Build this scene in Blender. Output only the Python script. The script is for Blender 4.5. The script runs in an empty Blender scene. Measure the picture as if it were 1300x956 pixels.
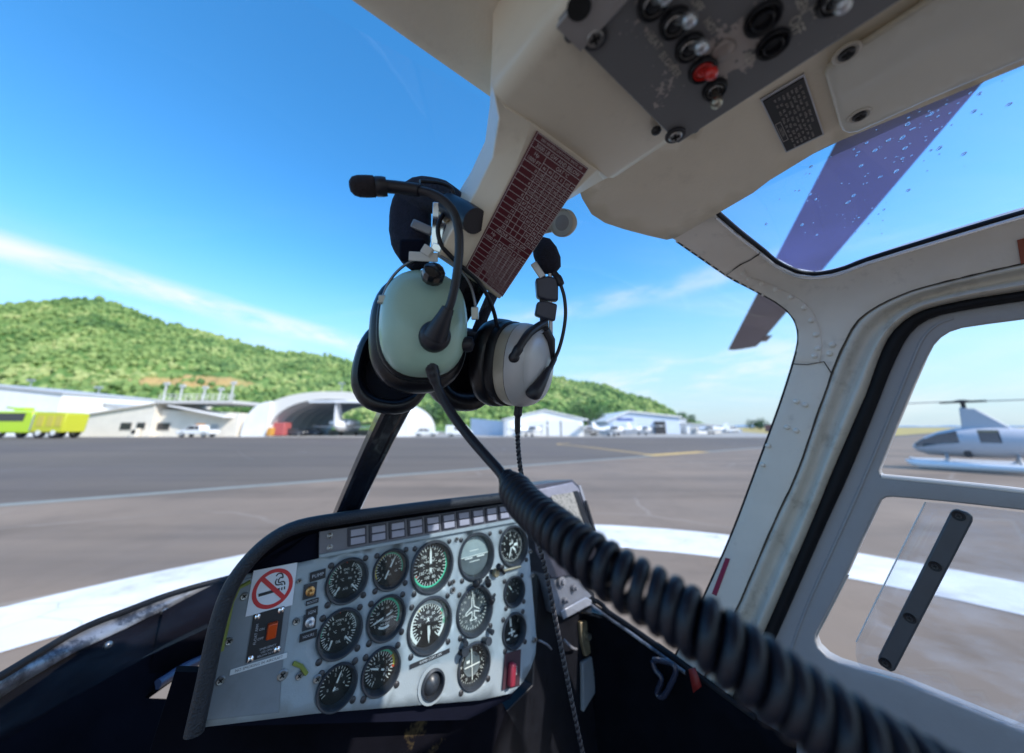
import bpy, bmesh, math, random
from mathutils import Vector, Matrix, noise
from mathutils.geometry import delaunay_2d_cdt
random.seed(7)
SC = bpy.context.scene
COL = SC.collection
PI = math.pi
V = Vector

# ------------------------------------------------------------------ camera model and the helicopter's own axes
FPX, CX, CY = 433.3, 650.0, 433.5
PITCH = math.atan(108.8 / FPX)
CP, SP = math.cos(PITCH), math.sin(PITCH)
EYE = V((0, 0, 1.7))
YAW = math.radians(38)
FV = V((-math.sin(YAW), math.cos(YAW), 0))      # helicopter forward
RV = V((math.cos(YAW), math.sin(YAW), 0))       # helicopter right
UV = V((0, 0, 1))
R0 = 0.166                                      # its symmetry plane

def ray(u, v):
    x = (u - CX) / FPX; y = (CY - v) / FPX
    return V((x, CP - y * SP, SP + y * CP))
def P(u, v, t): return EYE + ray(u, v) * t
def PY(u, v, Y):
    d = ray(u, v); return EYE + d * (Y / d.y)
def G(u, v, z=0.0):
    d = ray(u, v); return EYE + d * ((z - EYE.z) / d.z)
def HW(r, f, z): return EYE + RV * r + FV * f + UV * z
def hc(d): return V((d.dot(RV), d.dot(FV), d.z))
def on(u, v, a, b, c, d):
    q = ray(u, v); h = hc(q)
    return EYE + q * (d / (a * h.x + b * h.y + c * h.z))
def Hz(u, v, z): return on(u, v, 0, 0, 1, z)
def Hr(u, v, r): return on(u, v, 1, 0, 0, r)
def Hf(u, v, f): return on(u, v, 0, 1, 0, f)
CAMR = V((1, 0, 0)); CAMU = V((0, -SP, CP)); CAMB = V((0, -CP, -SP))   # right, up, towards the viewer

SA, SB, SZ = 0.56, 0.415, -0.15                 # cross-section of the cabin's inner skin
def shell_f(h, k):
    b = (SB + k) if h.z > SZ else (0.9 + k)
    return (abs(h.x - R0) / (SA + k)) ** 6 + (abs(h.z - SZ) / b) ** 6 - 1
def sh(u, v, k=0.0):
    q = ray(u, v); h = hc(q); lo, hi = 0.0, 3.0
    for _ in range(46):
        m = (lo + hi) / 2
        if shell_f(h * m, k) < 0: lo = m
        else: hi = m
    return EYE + q * lo
def shell_n(w, k=0.0):                          # inward normal of that skin at a world point
    h = hc(w - EYE); e = 1e-4; g = V((0, 0, 0))
    for i in range(3):
        a = h.copy(); a[i] += e; b = h.copy(); b[i] -= e
        g[i] = shell_f(a, k) - shell_f(b, k)
    g.normalize(); return -(RV * g.x + FV * g.y + UV * g.z)

# ------------------------------------------------------------------ materials
def nt(m): m.use_nodes = True; n = m.node_tree; return n, n.nodes['Principled BSDF']
def N(n, t, **kw):
    x = n.nodes.new(t)
    for k, v in kw.items():
        if k in x.inputs: x.inputs[k].default_value = v
        else: setattr(x, k, v)
    return x
MATS = {}
def mat(name, col, rough=.5, metal=0.0, var=.12, scale=14.0, bump=0.0, bscale=200.0, dirt=None, spec=.5, coat=0.0, detail=4):
    if name in MATS: return MATS[name]
    m = bpy.data.materials.new(name); n, b = nt(m)
    b.inputs['Roughness'].default_value = rough; b.inputs['Metallic'].default_value = metal
    b.inputs['Specular IOR Level'].default_value = spec
    b.inputs['Coat Weight'].default_value = coat
    tc = N(n, 'ShaderNodeTexCoord')
    tx = N(n, 'ShaderNodeTexNoise', Scale=scale, Detail=detail, Roughness=.62)
    n.links.new(tc.outputs['Object'], tx.inputs['Vector'])
    rp = N(n, 'ShaderNodeValToRGB')
    rp.color_ramp.elements[0].position = .3; rp.color_ramp.elements[1].position = .72
    lo = [c * (1 - var) for c in col[:3]] + [1]; hi = [min(1, c * (1 + var)) for c in col[:3]] + [1]
    rp.color_ramp.elements[0].color = lo; rp.color_ramp.elements[1].color = hi
    n.links.new(tx.outputs['Fac'], rp.inputs['Fac'])
    out = rp.outputs['Color']
    if dirt:
        t2 = N(n, 'ShaderNodeTexNoise', Scale=dirt[1], Detail=6.0, Roughness=.7)
        n.links.new(tc.outputs['Object'], t2.inputs['Vector'])
        mr = N(n, 'ShaderNodeMapRange'); mr.inputs['From Min'].default_value = dirt[2]; mr.inputs['From Max'].default_value = dirt[2] + dirt[3]
        mr.inputs['To Max'].default_value = dirt[4]
        n.links.new(t2.outputs['Fac'], mr.inputs['Value'])
        mx = N(n, 'ShaderNodeMixRGB'); mx.inputs['Color2'].default_value = (*dirt[0], 1)
        n.links.new(mr.outputs['Result'], mx.inputs['Fac']); n.links.new(out, mx.inputs['Color1']); out = mx.outputs['Color']
    n.links.new(out, b.inputs['Base Color'])
    rr = N(n, 'ShaderNodeMapRange'); rr.inputs['To Min'].default_value = max(.02, rough * .82); rr.inputs['To Max'].default_value = min(1, rough * 1.2)
    n.links.new(tx.outputs['Fac'], rr.inputs['Value']); n.links.new(rr.outputs['Result'], b.inputs['Roughness'])
    if bump:
        t3 = N(n, 'ShaderNodeTexNoise', Scale=bscale, Detail=3.0)
        n.links.new(tc.outputs['Object'], t3.inputs['Vector'])
        bp = N(n, 'ShaderNodeBump', Strength=bump, Distance=.002)
        n.links.new(t3.outputs['Fac'], bp.inputs['Height']); n.links.new(bp.outputs['Normal'], b.inputs['Normal'])
    MATS[name] = m; return m
def glass(name, tint=(1, 1, 1), refl=.9, haze=0.0, hscale=3.0, base=0.0, hcol=(.9, .93, 1)):
    m = bpy.data.materials.new(name); m.use_nodes = True; n = m.node_tree
    for x in list(n.nodes): n.nodes.remove(x)
    o = N(n, 'ShaderNodeOutputMaterial'); t = N(n, 'ShaderNodeBsdfTransparent', Color=(*tint, 1))
    g = N(n, 'ShaderNodeBsdfGlossy', Roughness=.02); lw = N(n, 'ShaderNodeLayerWeight', Blend=.5)
    pw5 = N(n, 'ShaderNodeMath', operation='POWER'); pw5.inputs[1].default_value = 5; n.links.new(lw.outputs['Facing'], pw5.inputs[0])
    mu = N(n, 'ShaderNodeMath', operation='MULTIPLY_ADD'); mu.inputs[1].default_value = refl * .96; mu.inputs[2].default_value = refl * .045
    n.links.new(pw5.outputs[0], mu.inputs[0])
    mx = N(n, 'ShaderNodeMixShader'); n.links.new(mu.outputs[0], mx.inputs[0])
    n.links.new(t.outputs[0], mx.inputs[1]); n.links.new(g.outputs[0], mx.inputs[2])
    last = mx
    if haze:
        tc = N(n, 'ShaderNodeTexCoord'); nz = N(n, 'ShaderNodeTexNoise', Scale=hscale, Detail=6.0, Roughness=.65)
        mp = N(n, 'ShaderNodeMapping'); mp.inputs['Scale'].default_value = (1, 1, 3)
        n.links.new(tc.outputs['Object'], mp.inputs[0]); n.links.new(mp.outputs[0], nz.inputs['Vector'])
        mr = N(n, 'ShaderNodeMapRange'); mr.inputs['From Min'].default_value = .45; mr.inputs['From Max'].default_value = .85; mr.inputs['To Min'].default_value = base; mr.inputs['To Max'].default_value = base + haze
        n.links.new(nz.outputs['Fac'], mr.inputs['Value'])
        d = N(n, 'ShaderNodeBsdfTranslucent', Color=(*hcol, 1))
        m2 = N(n, 'ShaderNodeMixShader'); n.links.new(mr.outputs[0], m2.inputs[0]); n.links.new(mx.outputs[0], m2.inputs[1]); n.links.new(d.outputs[0], m2.inputs[2]); last = m2
    n.links.new(last.outputs[0], o.inputs['Surface']); MATS[name] = m; return m

# ------------------------------------------------------------------ mesh collector
ORG = {}
_txt = {}
def text_geo(s, align):
    k = (s, align)
    if k in _txt: return _txt[k]
    cu = bpy.data.curves.new('t', 'FONT'); cu.body = s; cu.align_x = align; cu.align_y = 'CENTER'; cu.resolution_u = 2
    ob = bpy.data.objects.new('t', cu); COL.objects.link(ob); bpy.context.view_layer.update()
    me = ob.to_mesh()
    r = ([v.co.copy() for v in me.vertices], [tuple(p.vertices) for p in me.polygons])
    ob.to_mesh_clear(); bpy.data.objects.remove(ob); bpy.data.curves.remove(cu)
    _txt[k] = r; return r
def frame(o, x, y):
    x = x.normalized(); y = (y - x * y.dot(x)).normalized(); z = x.cross(y)
    return Matrix(((x.x, y.x, z.x, o.x), (x.y, y.y, z.y, o.y), (x.z, y.z, z.z, o.z), (0, 0, 0, 1)))
class MB:
    def __init__(s): s.v = []; s.f = []; s.m = []
    def add(s, vs, fs, m=0):
        b = len(s.v); s.v += [V(x) for x in vs]
        for f in fs: s.f.append(tuple(i + b for i in f)); s.m.append(m)
    def poly(s, pts, m=0): s.add(pts, [tuple(range(len(pts)))], m)
    def box(s, c, x, y, z, m=0):
        c = V(c); p = []
        for k in (-1, 1):
            for j in (-1, 1):
                for i in (-1, 1): p.append(c + x * i + y * j + z * k)
        s.add(p, [(0, 2, 3, 1), (4, 5, 7, 6), (0, 1, 5, 4), (2, 6, 7, 3), (0, 4, 6, 2), (1, 3, 7, 5)], m)
    def hexa(s, a, b, m=0):                     # eight corners: quad a and quad b
        s.add(list(a) + list(b), [(3, 2, 1, 0), (4, 5, 6, 7), (0, 1, 5, 4), (1, 2, 6, 5), (2, 3, 7, 6), (3, 0, 4, 7)], m)
    def prism(s, pts, off, m=0, m2=None):
        n = len(pts); q = [V(p) + off for p in pts]
        s.add(list(pts) + q, [tuple(range(n - 1, -1, -1)), tuple(range(n, 2 * n))], m)
        b = len(s.v) - 2 * n
        for i in range(n):
            j = (i + 1) % n; s.f.append((b + i, b + j, b + n + j, b + n + i)); s.m.append(m if m2 is None else m2)
    def rings(s, rs, m=0, close=True, cap0=True, cap1=True):
        n = len(rs[0]); b = len(s.v)
        for r in rs: s.v += [V(x) for x in r]
        for i in range(len(rs) - 1):
            for j in range(n if close else n - 1):
                k = (j + 1) % n
                s.f.append((b + i * n + j, b + i * n + k, b + (i + 1) * n + k, b + (i + 1) * n + j)); s.m.append(m)
        if cap0 and close: s.f.append(tuple(b + j for j in range(n - 1, -1, -1))); s.m.append(m)
        if cap1 and close: e = b + (len(rs) - 1) * n; s.f.append(tuple(e + j for j in range(n))); s.m.append(m)
    def grid(s, rows, m=0): s.rings(rows, m, close=False)
    def tube(s, pts, r, m=0, n=10, flat=1.0, up=None):
        pts = [V(p) for p in pts]; L = len(pts); rs = []
        t0 = (pts[1] - pts[0]).normalized()
        x = (up or (V((0, 0, 1)) if abs(t0.z) < .9 else V((1, 0, 0))))
        x = (x - t0 * x.dot(t0)).normalized()
        for i, p in enumerate(pts):
            t = (pts[min(L - 1, i + 1)] - pts[max(0, i - 1)]).normalized()
            x = (x - t * x.dot(t)).normalized(); y = t.cross(x)
            rr = r[i] if isinstance(r, (list, tuple)) else r
            rs.append([p + (x * math.cos(2 * PI * k / n) * flat + y * math.sin(2 * PI * k / n)) * rr for k in range(n)])
        s.rings(rs, m)
    def lathe(s, o, ax, prof, m=0, n=24, x=None, sx=1.0, sy=1.0, pw=2.0, a0=0, cap=True):
        ax = ax.normalized(); x = x or (V((0, 0, 1)) if abs(ax.z) < .9 else V((1, 0, 0)))
        x = (x - ax * x.dot(ax)).normalized(); y = ax.cross(x); rs = []
        for (r, h) in prof:
            rg = []
            for k in range(n):
                a = 2 * PI * k / n; c, d = math.cos(a), math.sin(a)
                e = (abs(c) ** pw + abs(d) ** pw) ** (-1 / pw)
                rg.append(V(o) + ax * h + (x * c * sx + y * d * sy) * e * r)
            rs.append(rg)
        s.rings(rs, m, cap0=cap, cap1=cap)
    def ell(s, c, x, y, z, m=0, n=16, k=10):
        rs = []
        for i in range(k + 1):
            a = -PI / 2 + PI * i / k; a = max(-PI / 2 + .02, min(PI / 2 - .02, a))
            rs.append([V(c) + z * math.sin(a) + (x * math.cos(2 * PI * j / n) + y * math.sin(2 * PI * j / n)) * math.cos(a) for j in range(n)])
        s.rings(rs, m)
    def text(s, t, M, size, m=0, align='CENTER', sx=1.0):
        vs, fs = text_geo(t, align)
        s.add([M @ V((v.x * size * sx, v.y * size, 0)) for v in vs], fs, m)
    def patch(s, poly, fn, holes=(), step=14, m=0, toward=None):
        vs, fs = cdt(poly, holes, step)
        p3 = [fn(*q) for q in vs]
        out = []
        for f in fs:
            n = (p3[f[1]] - p3[f[0]]).cross(p3[f[2]] - p3[f[0]])
            c = (p3[f[0]] + p3[f[1]] + p3[f[2]]) / 3
            t = (EYE - c) if toward is None else toward
            out.append(f if n.dot(t) > 0 else (f[0], f[2], f[1]))
        s.add(p3, out, m)
    def build(s, name, mats, parent=None, ang=35, bevel=0, solid=0, offs=-1, seg=2, smooth=True, label=None, subd=0):
        o3 = ORG.get(parent.name, V((0, 0, 0))) if parent else V((0, 0, 0))
        me = bpy.data.meshes.new(name); me.from_pydata([v - o3 for v in s.v], [], s.f)
        mats = mats if isinstance(mats, (list, tuple)) else [mats]
        for x in mats: me.materials.append(x)
        if len(mats) > 1: me.polygons.foreach_set('material_index', [min(i, len(mats) - 1) for i in s.m])
        me.update()
        if smooth:
            me.polygons.foreach_set('use_smooth', [True] * len(me.polygons)); me.set_sharp_from_angle(angle=math.radians(ang))
        o = bpy.data.objects.new(name, me); COL.objects.link(o)
        if parent: o.parent = parent; ORG[o.name] = o3
        if solid:
            d = o.modifiers.new('thick', 'SOLIDIFY'); d.thickness = solid; d.offset = offs
        if bevel:
            d = o.modifiers.new('bevel', 'BEVEL'); d.width = bevel; d.segments = seg; d.limit_method = 'ANGLE'; d.angle_limit = math.radians(40); d.harden_normals = False
        if label: o['label'] = label
        return o
def inside(p, poly):
    x, y = p; c = False; j = len(poly) - 1
    for i in range(len(poly)):
        xi, yi = poly[i]; xj, yj = poly[j]
        if (yi > y) != (yj > y) and x < (xj - xi) * (y - yi) / (yj - yi) + xi: c = not c
        j = i
    return c
def seg_d(p, a, b):
    ax, ay = a; bx, by = b; dx, dy = bx - ax, by - ay; L = dx * dx + dy * dy
    t = 0 if L == 0 else max(0, min(1, ((p[0] - ax) * dx + (p[1] - ay) * dy) / L))
    return math.hypot(p[0] - ax - t * dx, p[1] - ay - t * dy)
def cdt(poly, holes, step):
    vs, es = [], []
    loops = [poly] + list(holes); dl = []
    for lp in loops:
        d = []
        for i in range(len(lp)):
            a, b = lp[i], lp[(i + 1) % len(lp)]; n = max(1, int(math.hypot(b[0] - a[0], b[1] - a[1]) / step))
            for k in range(n): d.append((a[0] + (b[0] - a[0]) * k / n, a[1] + (b[1] - a[1]) * k / n))
        dl.append(d); b0 = len(vs); vs += d; es += [(b0 + i, b0 + (i + 1) % len(d)) for i in range(len(d))]
    xs = [p[0] for p in poly]; ys = [p[1] for p in poly]; y = min(ys); row = 0
    while y < max(ys):
        x = min(xs) + (row % 2) * step / 2
        while x < max(xs):
            p = (x, y)
            if inside(p, poly) and not any(inside(p, h) for h in holes):
                if min(seg_d(p, d[i], d[(i + 1) % len(d)]) for d in dl for i in range(len(d))) > step * .45: vs.append(p)
            x += step
        y += step * .866; row += 1
    r = delaunay_2d_cdt([V(p) for p in vs], es, [], 0, 1e-9)
    ov, of = r[0], r[2]; fs = []
    for f in of:
        c = (sum(ov[i].x for i in f) / len(f), sum(ov[i].y for i in f) / len(f))
        if inside(c, poly) and not any(inside(c, h) for h in holes): fs.append(tuple(f))
    return [(p.x, p.y) for p in ov], fs
def cr(pts, n=6, closed=False):                 # smooth curve through points (tuples or vectors)
    tup = not isinstance(pts[0], Vector); q = [V(p) for p in pts]; out = []; L = len(q)
    for i in range(L if closed else L - 1):
        if closed: a, b, c, d = q[i - 1], q[i], q[(i + 1) % L], q[(i + 2) % L]
        else: a, b, c, d = q[max(0, i - 1)], q[i], q[i + 1], q[min(L - 1, i + 2)]
        for k in range(n):
            t = k / n
            out.append(.5 * ((2 * b) + (c - a) * t + (2 * a - 5 * b + 4 * c - d) * t * t + (3 * b - a - 3 * c + d) * t ** 3))
    if not closed: out.append(q[-1])
    return [tuple(p) for p in out] if tup else out
def resamp(pts, n):
    q = [V(p) for p in pts]; d = [0]
    for i in range(1, len(q)): d.append(d[-1] + (q[i] - q[i - 1]).length)
    out = []; j = 0
    for k in range(n):
        t = d[-1] * k / (n - 1)
        while j < len(d) - 2 and d[j + 1] < t: j += 1
        s = 0 if d[j + 1] == d[j] else (t - d[j]) / (d[j + 1] - d[j]); out.append(q[j].lerp(q[j + 1], min(1, s)))
    return out
def tag(o, label=None, cat=None, group=None, kind=None):
    if label: o['label'] = label
    if cat: o['category'] = cat
    if group: o['group'] = group
    if kind: o['kind'] = kind
    return o
def empty(name, loc, label, cat, group=None):
    o = bpy.data.objects.new(name, None); o.empty_display_size = .05; COL.objects.link(o); o.location = loc
    ORG[o.name] = V(loc); return tag(o, label, cat, group)
def copy_tree(o, loc, label=None, rotz=None, scale=None):
    kids = {}
    for x in bpy.data.objects:
        if x.parent: kids.setdefault(x.parent.name, []).append(x)
    r = o.copy(); COL.objects.link(r); r.location = loc
    if rotz is not None: r.rotation_euler = (0, 0, rotz)
    if scale: r.scale = (scale,) * 3
    if label: r['label'] = label
    def rec(a, b):
        for c in kids.get(a.name, []):
            d = c.copy(); COL.objects.link(d); d.parent = b; rec(c, d)
    rec(o, r); return r
SUN_AZ_DEG, SUN_EL_DEG = 125.5, 39.8
# ------------------------------------------------------------------ camera, sun, sky
cam = bpy.data.cameras.new('camera'); cam.lens = 36 * FPX / 1300; cam.sensor_width = 36; cam.shift_y = -44.5 / 1300
cam.clip_start = .01; cam.clip_end = 9000; cam.dof.use_dof = True; cam.dof.focus_distance = .365; cam.dof.aperture_fstop = 3.1
co = bpy.data.objects.new('camera', cam); COL.objects.link(co); co.location = EYE; co.rotation_euler = (PI / 2 + PITCH, 0, 0); SC.camera = co
SUN_AZ, SUN_EL = math.radians(SUN_AZ_DEG), math.radians(SUN_EL_DEG)
SV = V((math.sin(SUN_AZ) * math.cos(SUN_EL), math.cos(SUN_AZ) * math.cos(SUN_EL), math.sin(SUN_EL)))
sl = bpy.data.lights.new('sun', 'SUN'); sl.energy = 5.0; sl.angle = math.radians(.5); sl.color = (1, .95, .87)
so = bpy.data.objects.new('sun', sl); COL.objects.link(so); so.rotation_euler = (-SV).to_track_quat('-Z', 'Y').to_euler(); so.location = (20, -20, 40)
w = bpy.data.worlds.new('World'); SC.world = w; w.use_nodes = True; n = w.node_tree
bg = n.nodes['Background']; bg.inputs['Strength'].default_value = .15
sky = N(n, 'ShaderNodeTexSky', sky_type='NISHITA', sun_disc=False); sky.sun_elevation = SUN_EL; sky.sun_rotation = SUN_AZ
sky.air_density = 1.0; sky.dust_density = .55; sky.ozone_density = 2.2
hs = N(n, 'ShaderNodeHueSaturation', Hue=.496, Saturation=1.34, Value=2.35)
n.links.new(sky.outputs[0], hs.inputs['Color'])
tc = N(n, 'ShaderNodeTexCoord')
def vmath(op, a, b=None):
    x = N(n, 'ShaderNodeVectorMath', operation=op); n.links.new(a, x.inputs[0])
    if b is not None: x.inputs[1].default_value = b
    return x
def fmath(op, a, b, clamp=False):
    x = N(n, 'ShaderNodeMath', operation=op); x.use_clamp = clamp
    for i, y in enumerate((a, b)):
        if isinstance(y, (int, float)): x.inputs[i].default_value = y
        else: n.links.new(y, x.inputs[i])
    return x.outputs[0]
def sstep(val, lo, hi, to=1.0):
    x = N(n, 'ShaderNodeMapRange', interpolation_type='SMOOTHSTEP'); x.inputs['From Min'].default_value = lo; x.inputs['From Max'].default_value = hi; x.inputs['To Max'].default_value = to
    n.links.new(val, x.inputs['Value']); return x.outputs[0]
D = tc.outputs['Generated']
sep = N(n, 'ShaderNodeSeparateXYZ'); n.links.new(D, sep.inputs[0])
def streak(d1, d2, wid, sc, seed, amt, lo=.35, hi=.7):
    nn = ray(*d1).normalized().cross(ray(*d2).normalized()).normalized(); ct = (ray(*d1).normalized() + ray(*d2).normalized()).normalized()
    al = nn.cross(ct)
    da = vmath('DOT_PRODUCT', D, nn).outputs['Value']; db = vmath('DOT_PRODUCT', D, al).outputs['Value']
    cb = N(n, 'ShaderNodeCombineXYZ'); n.links.new(fmath('MULTIPLY', da, sc * 9), cb.inputs[0]); n.links.new(fmath('MULTIPLY', db, sc * 2.2), cb.inputs[1]); cb.inputs[2].default_value = seed
    nz = N(n, 'ShaderNodeTexNoise', Scale=1.0, Detail=7.0, Roughness=.6); n.links.new(cb.outputs[0], nz.inputs['Vector'])
    ab = fmath('ABSOLUTE', da, 0); edge = fmath('SUBTRACT', 1.0, sstep(ab, 0.0, wid))
    ab2 = fmath('ABSOLUTE', db, 0); e2 = fmath('SUBTRACT', 1.0, sstep(ab2, .25, .62))
    fr = vmath('DOT_PRODUCT', D, ct).outputs['Value']; e3 = sstep(fr, 0.1, .4)
    return fmath('MULTIPLY', fmath('MULTIPLY', fmath('MULTIPLY', edge, e2), e3), sstep(nz.outputs['Fac'], lo, hi, amt))
m1 = streak((0, 312), (400, 424), .034, 2.6, 2.0, .85, .3, .62)
m2 = streak((690, 500), (1000, 455), .10, 2.6, 5.0, .6, .42, .7)
m3 = streak((720, 395), (900, 352), .045, 1.5, 9.0, .5)  # pale wedge of windscreen reflection, put into the sky colour
m4 = streak((1100, 520), (1300, 470), .09, 2.0, 12.0, .4)
pj = N(n, 'ShaderNodeVectorMath', operation='DIVIDE'); n.links.new(D, pj.inputs[0])
zz = fmath('ADD', sep.outputs['Z'], .12); cz = N(n, 'ShaderNodeCombineXYZ')
for i in range(3): n.links.new(zz, cz.inputs[i])
n.links.new(cz.outputs[0], pj.inputs[1])
mp = N(n, 'ShaderNodeMapping'); mp.inputs['Scale'].default_value = (.35, 1.3, 1); mp.inputs['Rotation'].default_value = (0, 0, .5); n.links.new(pj.outputs[0], mp.inputs[0])
cn = N(n, 'ShaderNodeTexNoise', Scale=1.1, Detail=8.0, Roughness=.6); n.links.new(mp.outputs[0], cn.inputs['Vector'])
m5 = fmath('MULTIPLY', sstep(cn.outputs['Fac'], .5, .8, .3), fmath('SUBTRACT', 1.0, sstep(sep.outputs['Z'], .1, .6)))
haze = fmath('SUBTRACT', .86, sstep(sep.outputs['Z'], .0, .42, .86))
m6 = streak((0, 330), (400, 440), .10, 1.2, 21.0, .28)
tot = fmath('ADD', fmath('ADD', fmath('ADD', fmath('ADD', m1, m6), m2), fmath('ADD', m3, m4)), m5, True)
mx = N(n, 'ShaderNodeMixRGB'); mx.inputs['Color2'].default_value = (3.3, 4.75, 5.9, 1); n.links.new(haze, mx.inputs['Fac']); n.links.new(hs.outputs[0], mx.inputs['Color1'])
mz = N(n, 'ShaderNodeMixRGB'); mz.inputs['Color2'].default_value = (6.9, 7.1, 7.2, 1); n.links.new(tot, mz.inputs['Fac']); n.links.new(mx.outputs[0], mz.inputs['Color1'])
n.links.new(mz.outputs[0], bg.inputs['Color'])
SC.view_settings.view_transform = 'Standard'; SC.view_settings.look = 'None'; SC.view_settings.exposure = 0
SC.cycles.transparent_max_bounces = 24; SC.cycles.max_bounces = 10; SC.cycles.diffuse_bounces = 6; SC.cycles.use_denoising = True; SC.cycles.sample_clamp_indirect = 6

# ------------------------------------------------------------------ far materials
apron = mat('apron_concrete', (.218, .158, .112), .85, var=.16, scale=.22, bump=.5, bscale=30, dirt=((.13, .09, .06), .5, .5, .25, .6), detail=8)
asph = mat('asphalt', (.132, .101, .076), .85, var=.12, scale=.08, bump=.4, bscale=25, dirt=((.10, .074, .066), .06, .5, .2, .6), detail=8)
conc = mat('pale_concrete', (.36, .33, .29), .85, var=.1, scale=.3)
def wear(m, crack, cs, amt, joint=None, tyre=0.0):
    n = m.node_tree; b = n.nodes['Principled BSDF']; src = b.inputs['Base Color'].links[0].from_socket
    tc = N(n, 'ShaderNodeTexCoord'); wn = N(n, 'ShaderNodeTexNoise', Scale=.5, Detail=5.0); n.links.new(tc.outputs['Object'], wn.inputs['Vector'])
    wm = N(n, 'ShaderNodeMixRGB', blend_type='ADD'); wm.inputs['Fac'].default_value = 1.6; n.links.new(tc.outputs['Object'], wm.inputs['Color1']); n.links.new(wn.outputs['Color'], wm.inputs['Color2'])
    vo = N(n, 'ShaderNodeTexVoronoi', Scale=cs, feature='DISTANCE_TO_EDGE'); n.links.new(wm.outputs[0], vo.inputs['Vector'])
    mr = N(n, 'ShaderNodeMapRange'); mr.inputs['From Max'].default_value = .012; mr.inputs['To Min'].default_value = amt; mr.inputs['To Max'].default_value = 0; n.links.new(vo.outputs['Distance'], mr.inputs['Value'])
    gt = N(n, 'ShaderNodeTexNoise', Scale=.13, Detail=3.0); n.links.new(tc.outputs['Object'], gt.inputs['Vector'])
    gm = N(n, 'ShaderNodeMapRange'); gm.inputs['From Min'].default_value = .47; gm.inputs['From Max'].default_value = .62; n.links.new(gt.outputs['Fac'], gm.inputs['Value'])
    mu = N(n, 'ShaderNodeMath', operation='MULTIPLY'); n.links.new(mr.outputs[0], mu.inputs[0]); n.links.new(gm.outputs[0], mu.inputs[1])
    mx = N(n, 'ShaderNodeMixRGB'); mx.inputs['Color2'].default_value = (*crack, 1); n.links.new(mu.outputs[0], mx.inputs['Fac']); n.links.new(src, mx.inputs['Color1'])
    out = mx.outputs[0]
    mp = N(n, 'ShaderNodeMapping'); mp.inputs['Rotation'].default_value = (0, 0, -.6); mp.inputs['Scale'].default_value = (.03, .55, 1); n.links.new(tc.outputs['Object'], mp.inputs[0])
    tn = N(n, 'ShaderNodeTexNoise', Scale=1.0, Detail=6.0, Roughness=.6); n.links.new(mp.outputs[0], tn.inputs['Vector'])
    tr = N(n, 'ShaderNodeMapRange'); tr.inputs['From Min'].default_value = .45; tr.inputs['From Max'].default_value = .7; tr.inputs['To Min'].default_value = 1.12; tr.inputs['To Max'].default_value = 1.12 - tyre; n.links.new(tn.outputs['Fac'], tr.inputs['Value'])
    ml = N(n, 'ShaderNodeMixRGB', blend_type='MULTIPLY'); ml.inputs['Fac'].default_value = 1; n.links.new(out, ml.inputs['Color1']); n.links.new(tr.outputs[0], ml.inputs['Color2'])
    n.links.new(ml.outputs[0], b.inputs['Base Color'])
wear(apron, (.38, .33, .28), .22, .55, tyre=.38); wear(asph, (.22, .19, .18), .10, .5, tyre=.34)
grassm = mat('dry_grass', (.42, .32, .10), .95, var=.3, scale=.12)
ringp = mat('white_paint_ground', (.72, .70, .67), .7, var=.08, scale=1.2, dirt=((.30, .26, .22), 1.6, .5, .22, .55), detail=8)
tealp = mat('faded_line_paint', (.27, .27, .235), .75, var=.12, scale=1.5)
yelp = mat('yellow_line_paint', (.62, .40, .13), .75, var=.15, scale=1.5)
white = mat('white_cladding', (.80, .79, .77), .6, var=.06, scale=.6)
cream = mat('cream_render', (.74, .68, .58), .8, var=.07, scale=.5)
greyb = mat('grey_cladding', (.42, .43, .43), .7, var=.1, scale=.6)
bluew = mat('pale_blue_cladding', (.55, .62, .72), .6, var=.06, scale=.6)
roofm = mat('grey_roof', (.50, .50, .50), .6, var=.08, scale=.5)
dkgl = mat('dark_window', (.045, .045, .05), .15, var=.1)
dark = mat('matt_dark', (.03, .033, .04), .8)  # plain dark colour of propellers, rotor hub and cabin fittings
lime = mat('lime_paint', (.46, .66, .02), .35, var=.04, coat=.3)
yell = mat('yellow_paint', (.52, .53, .03), .4, var=.06, coat=.2)
rubber = mat('tyre_rubber', (.02, .02, .022), .8)
redm = mat('red_tarp', (.45, .11, .11), .6)
orange = mat('orange_plastic', (.6, .3, .06), .5)
vwhite = mat('white_vehicle_paint', (.78, .78, .77), .3, var=.03, coat=.3)
acwhite = mat('aircraft_white', (.78, .79, .82), .3, var=.03, coat=.3)
acgrey = mat('aircraft_grey', (.50, .51, .56), .45, var=.05)
metal = mat('galvanised', (.45, .46, .47), .45, .6, var=.1)
bark = mat('bark', (.12, .09, .06), .9)

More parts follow.
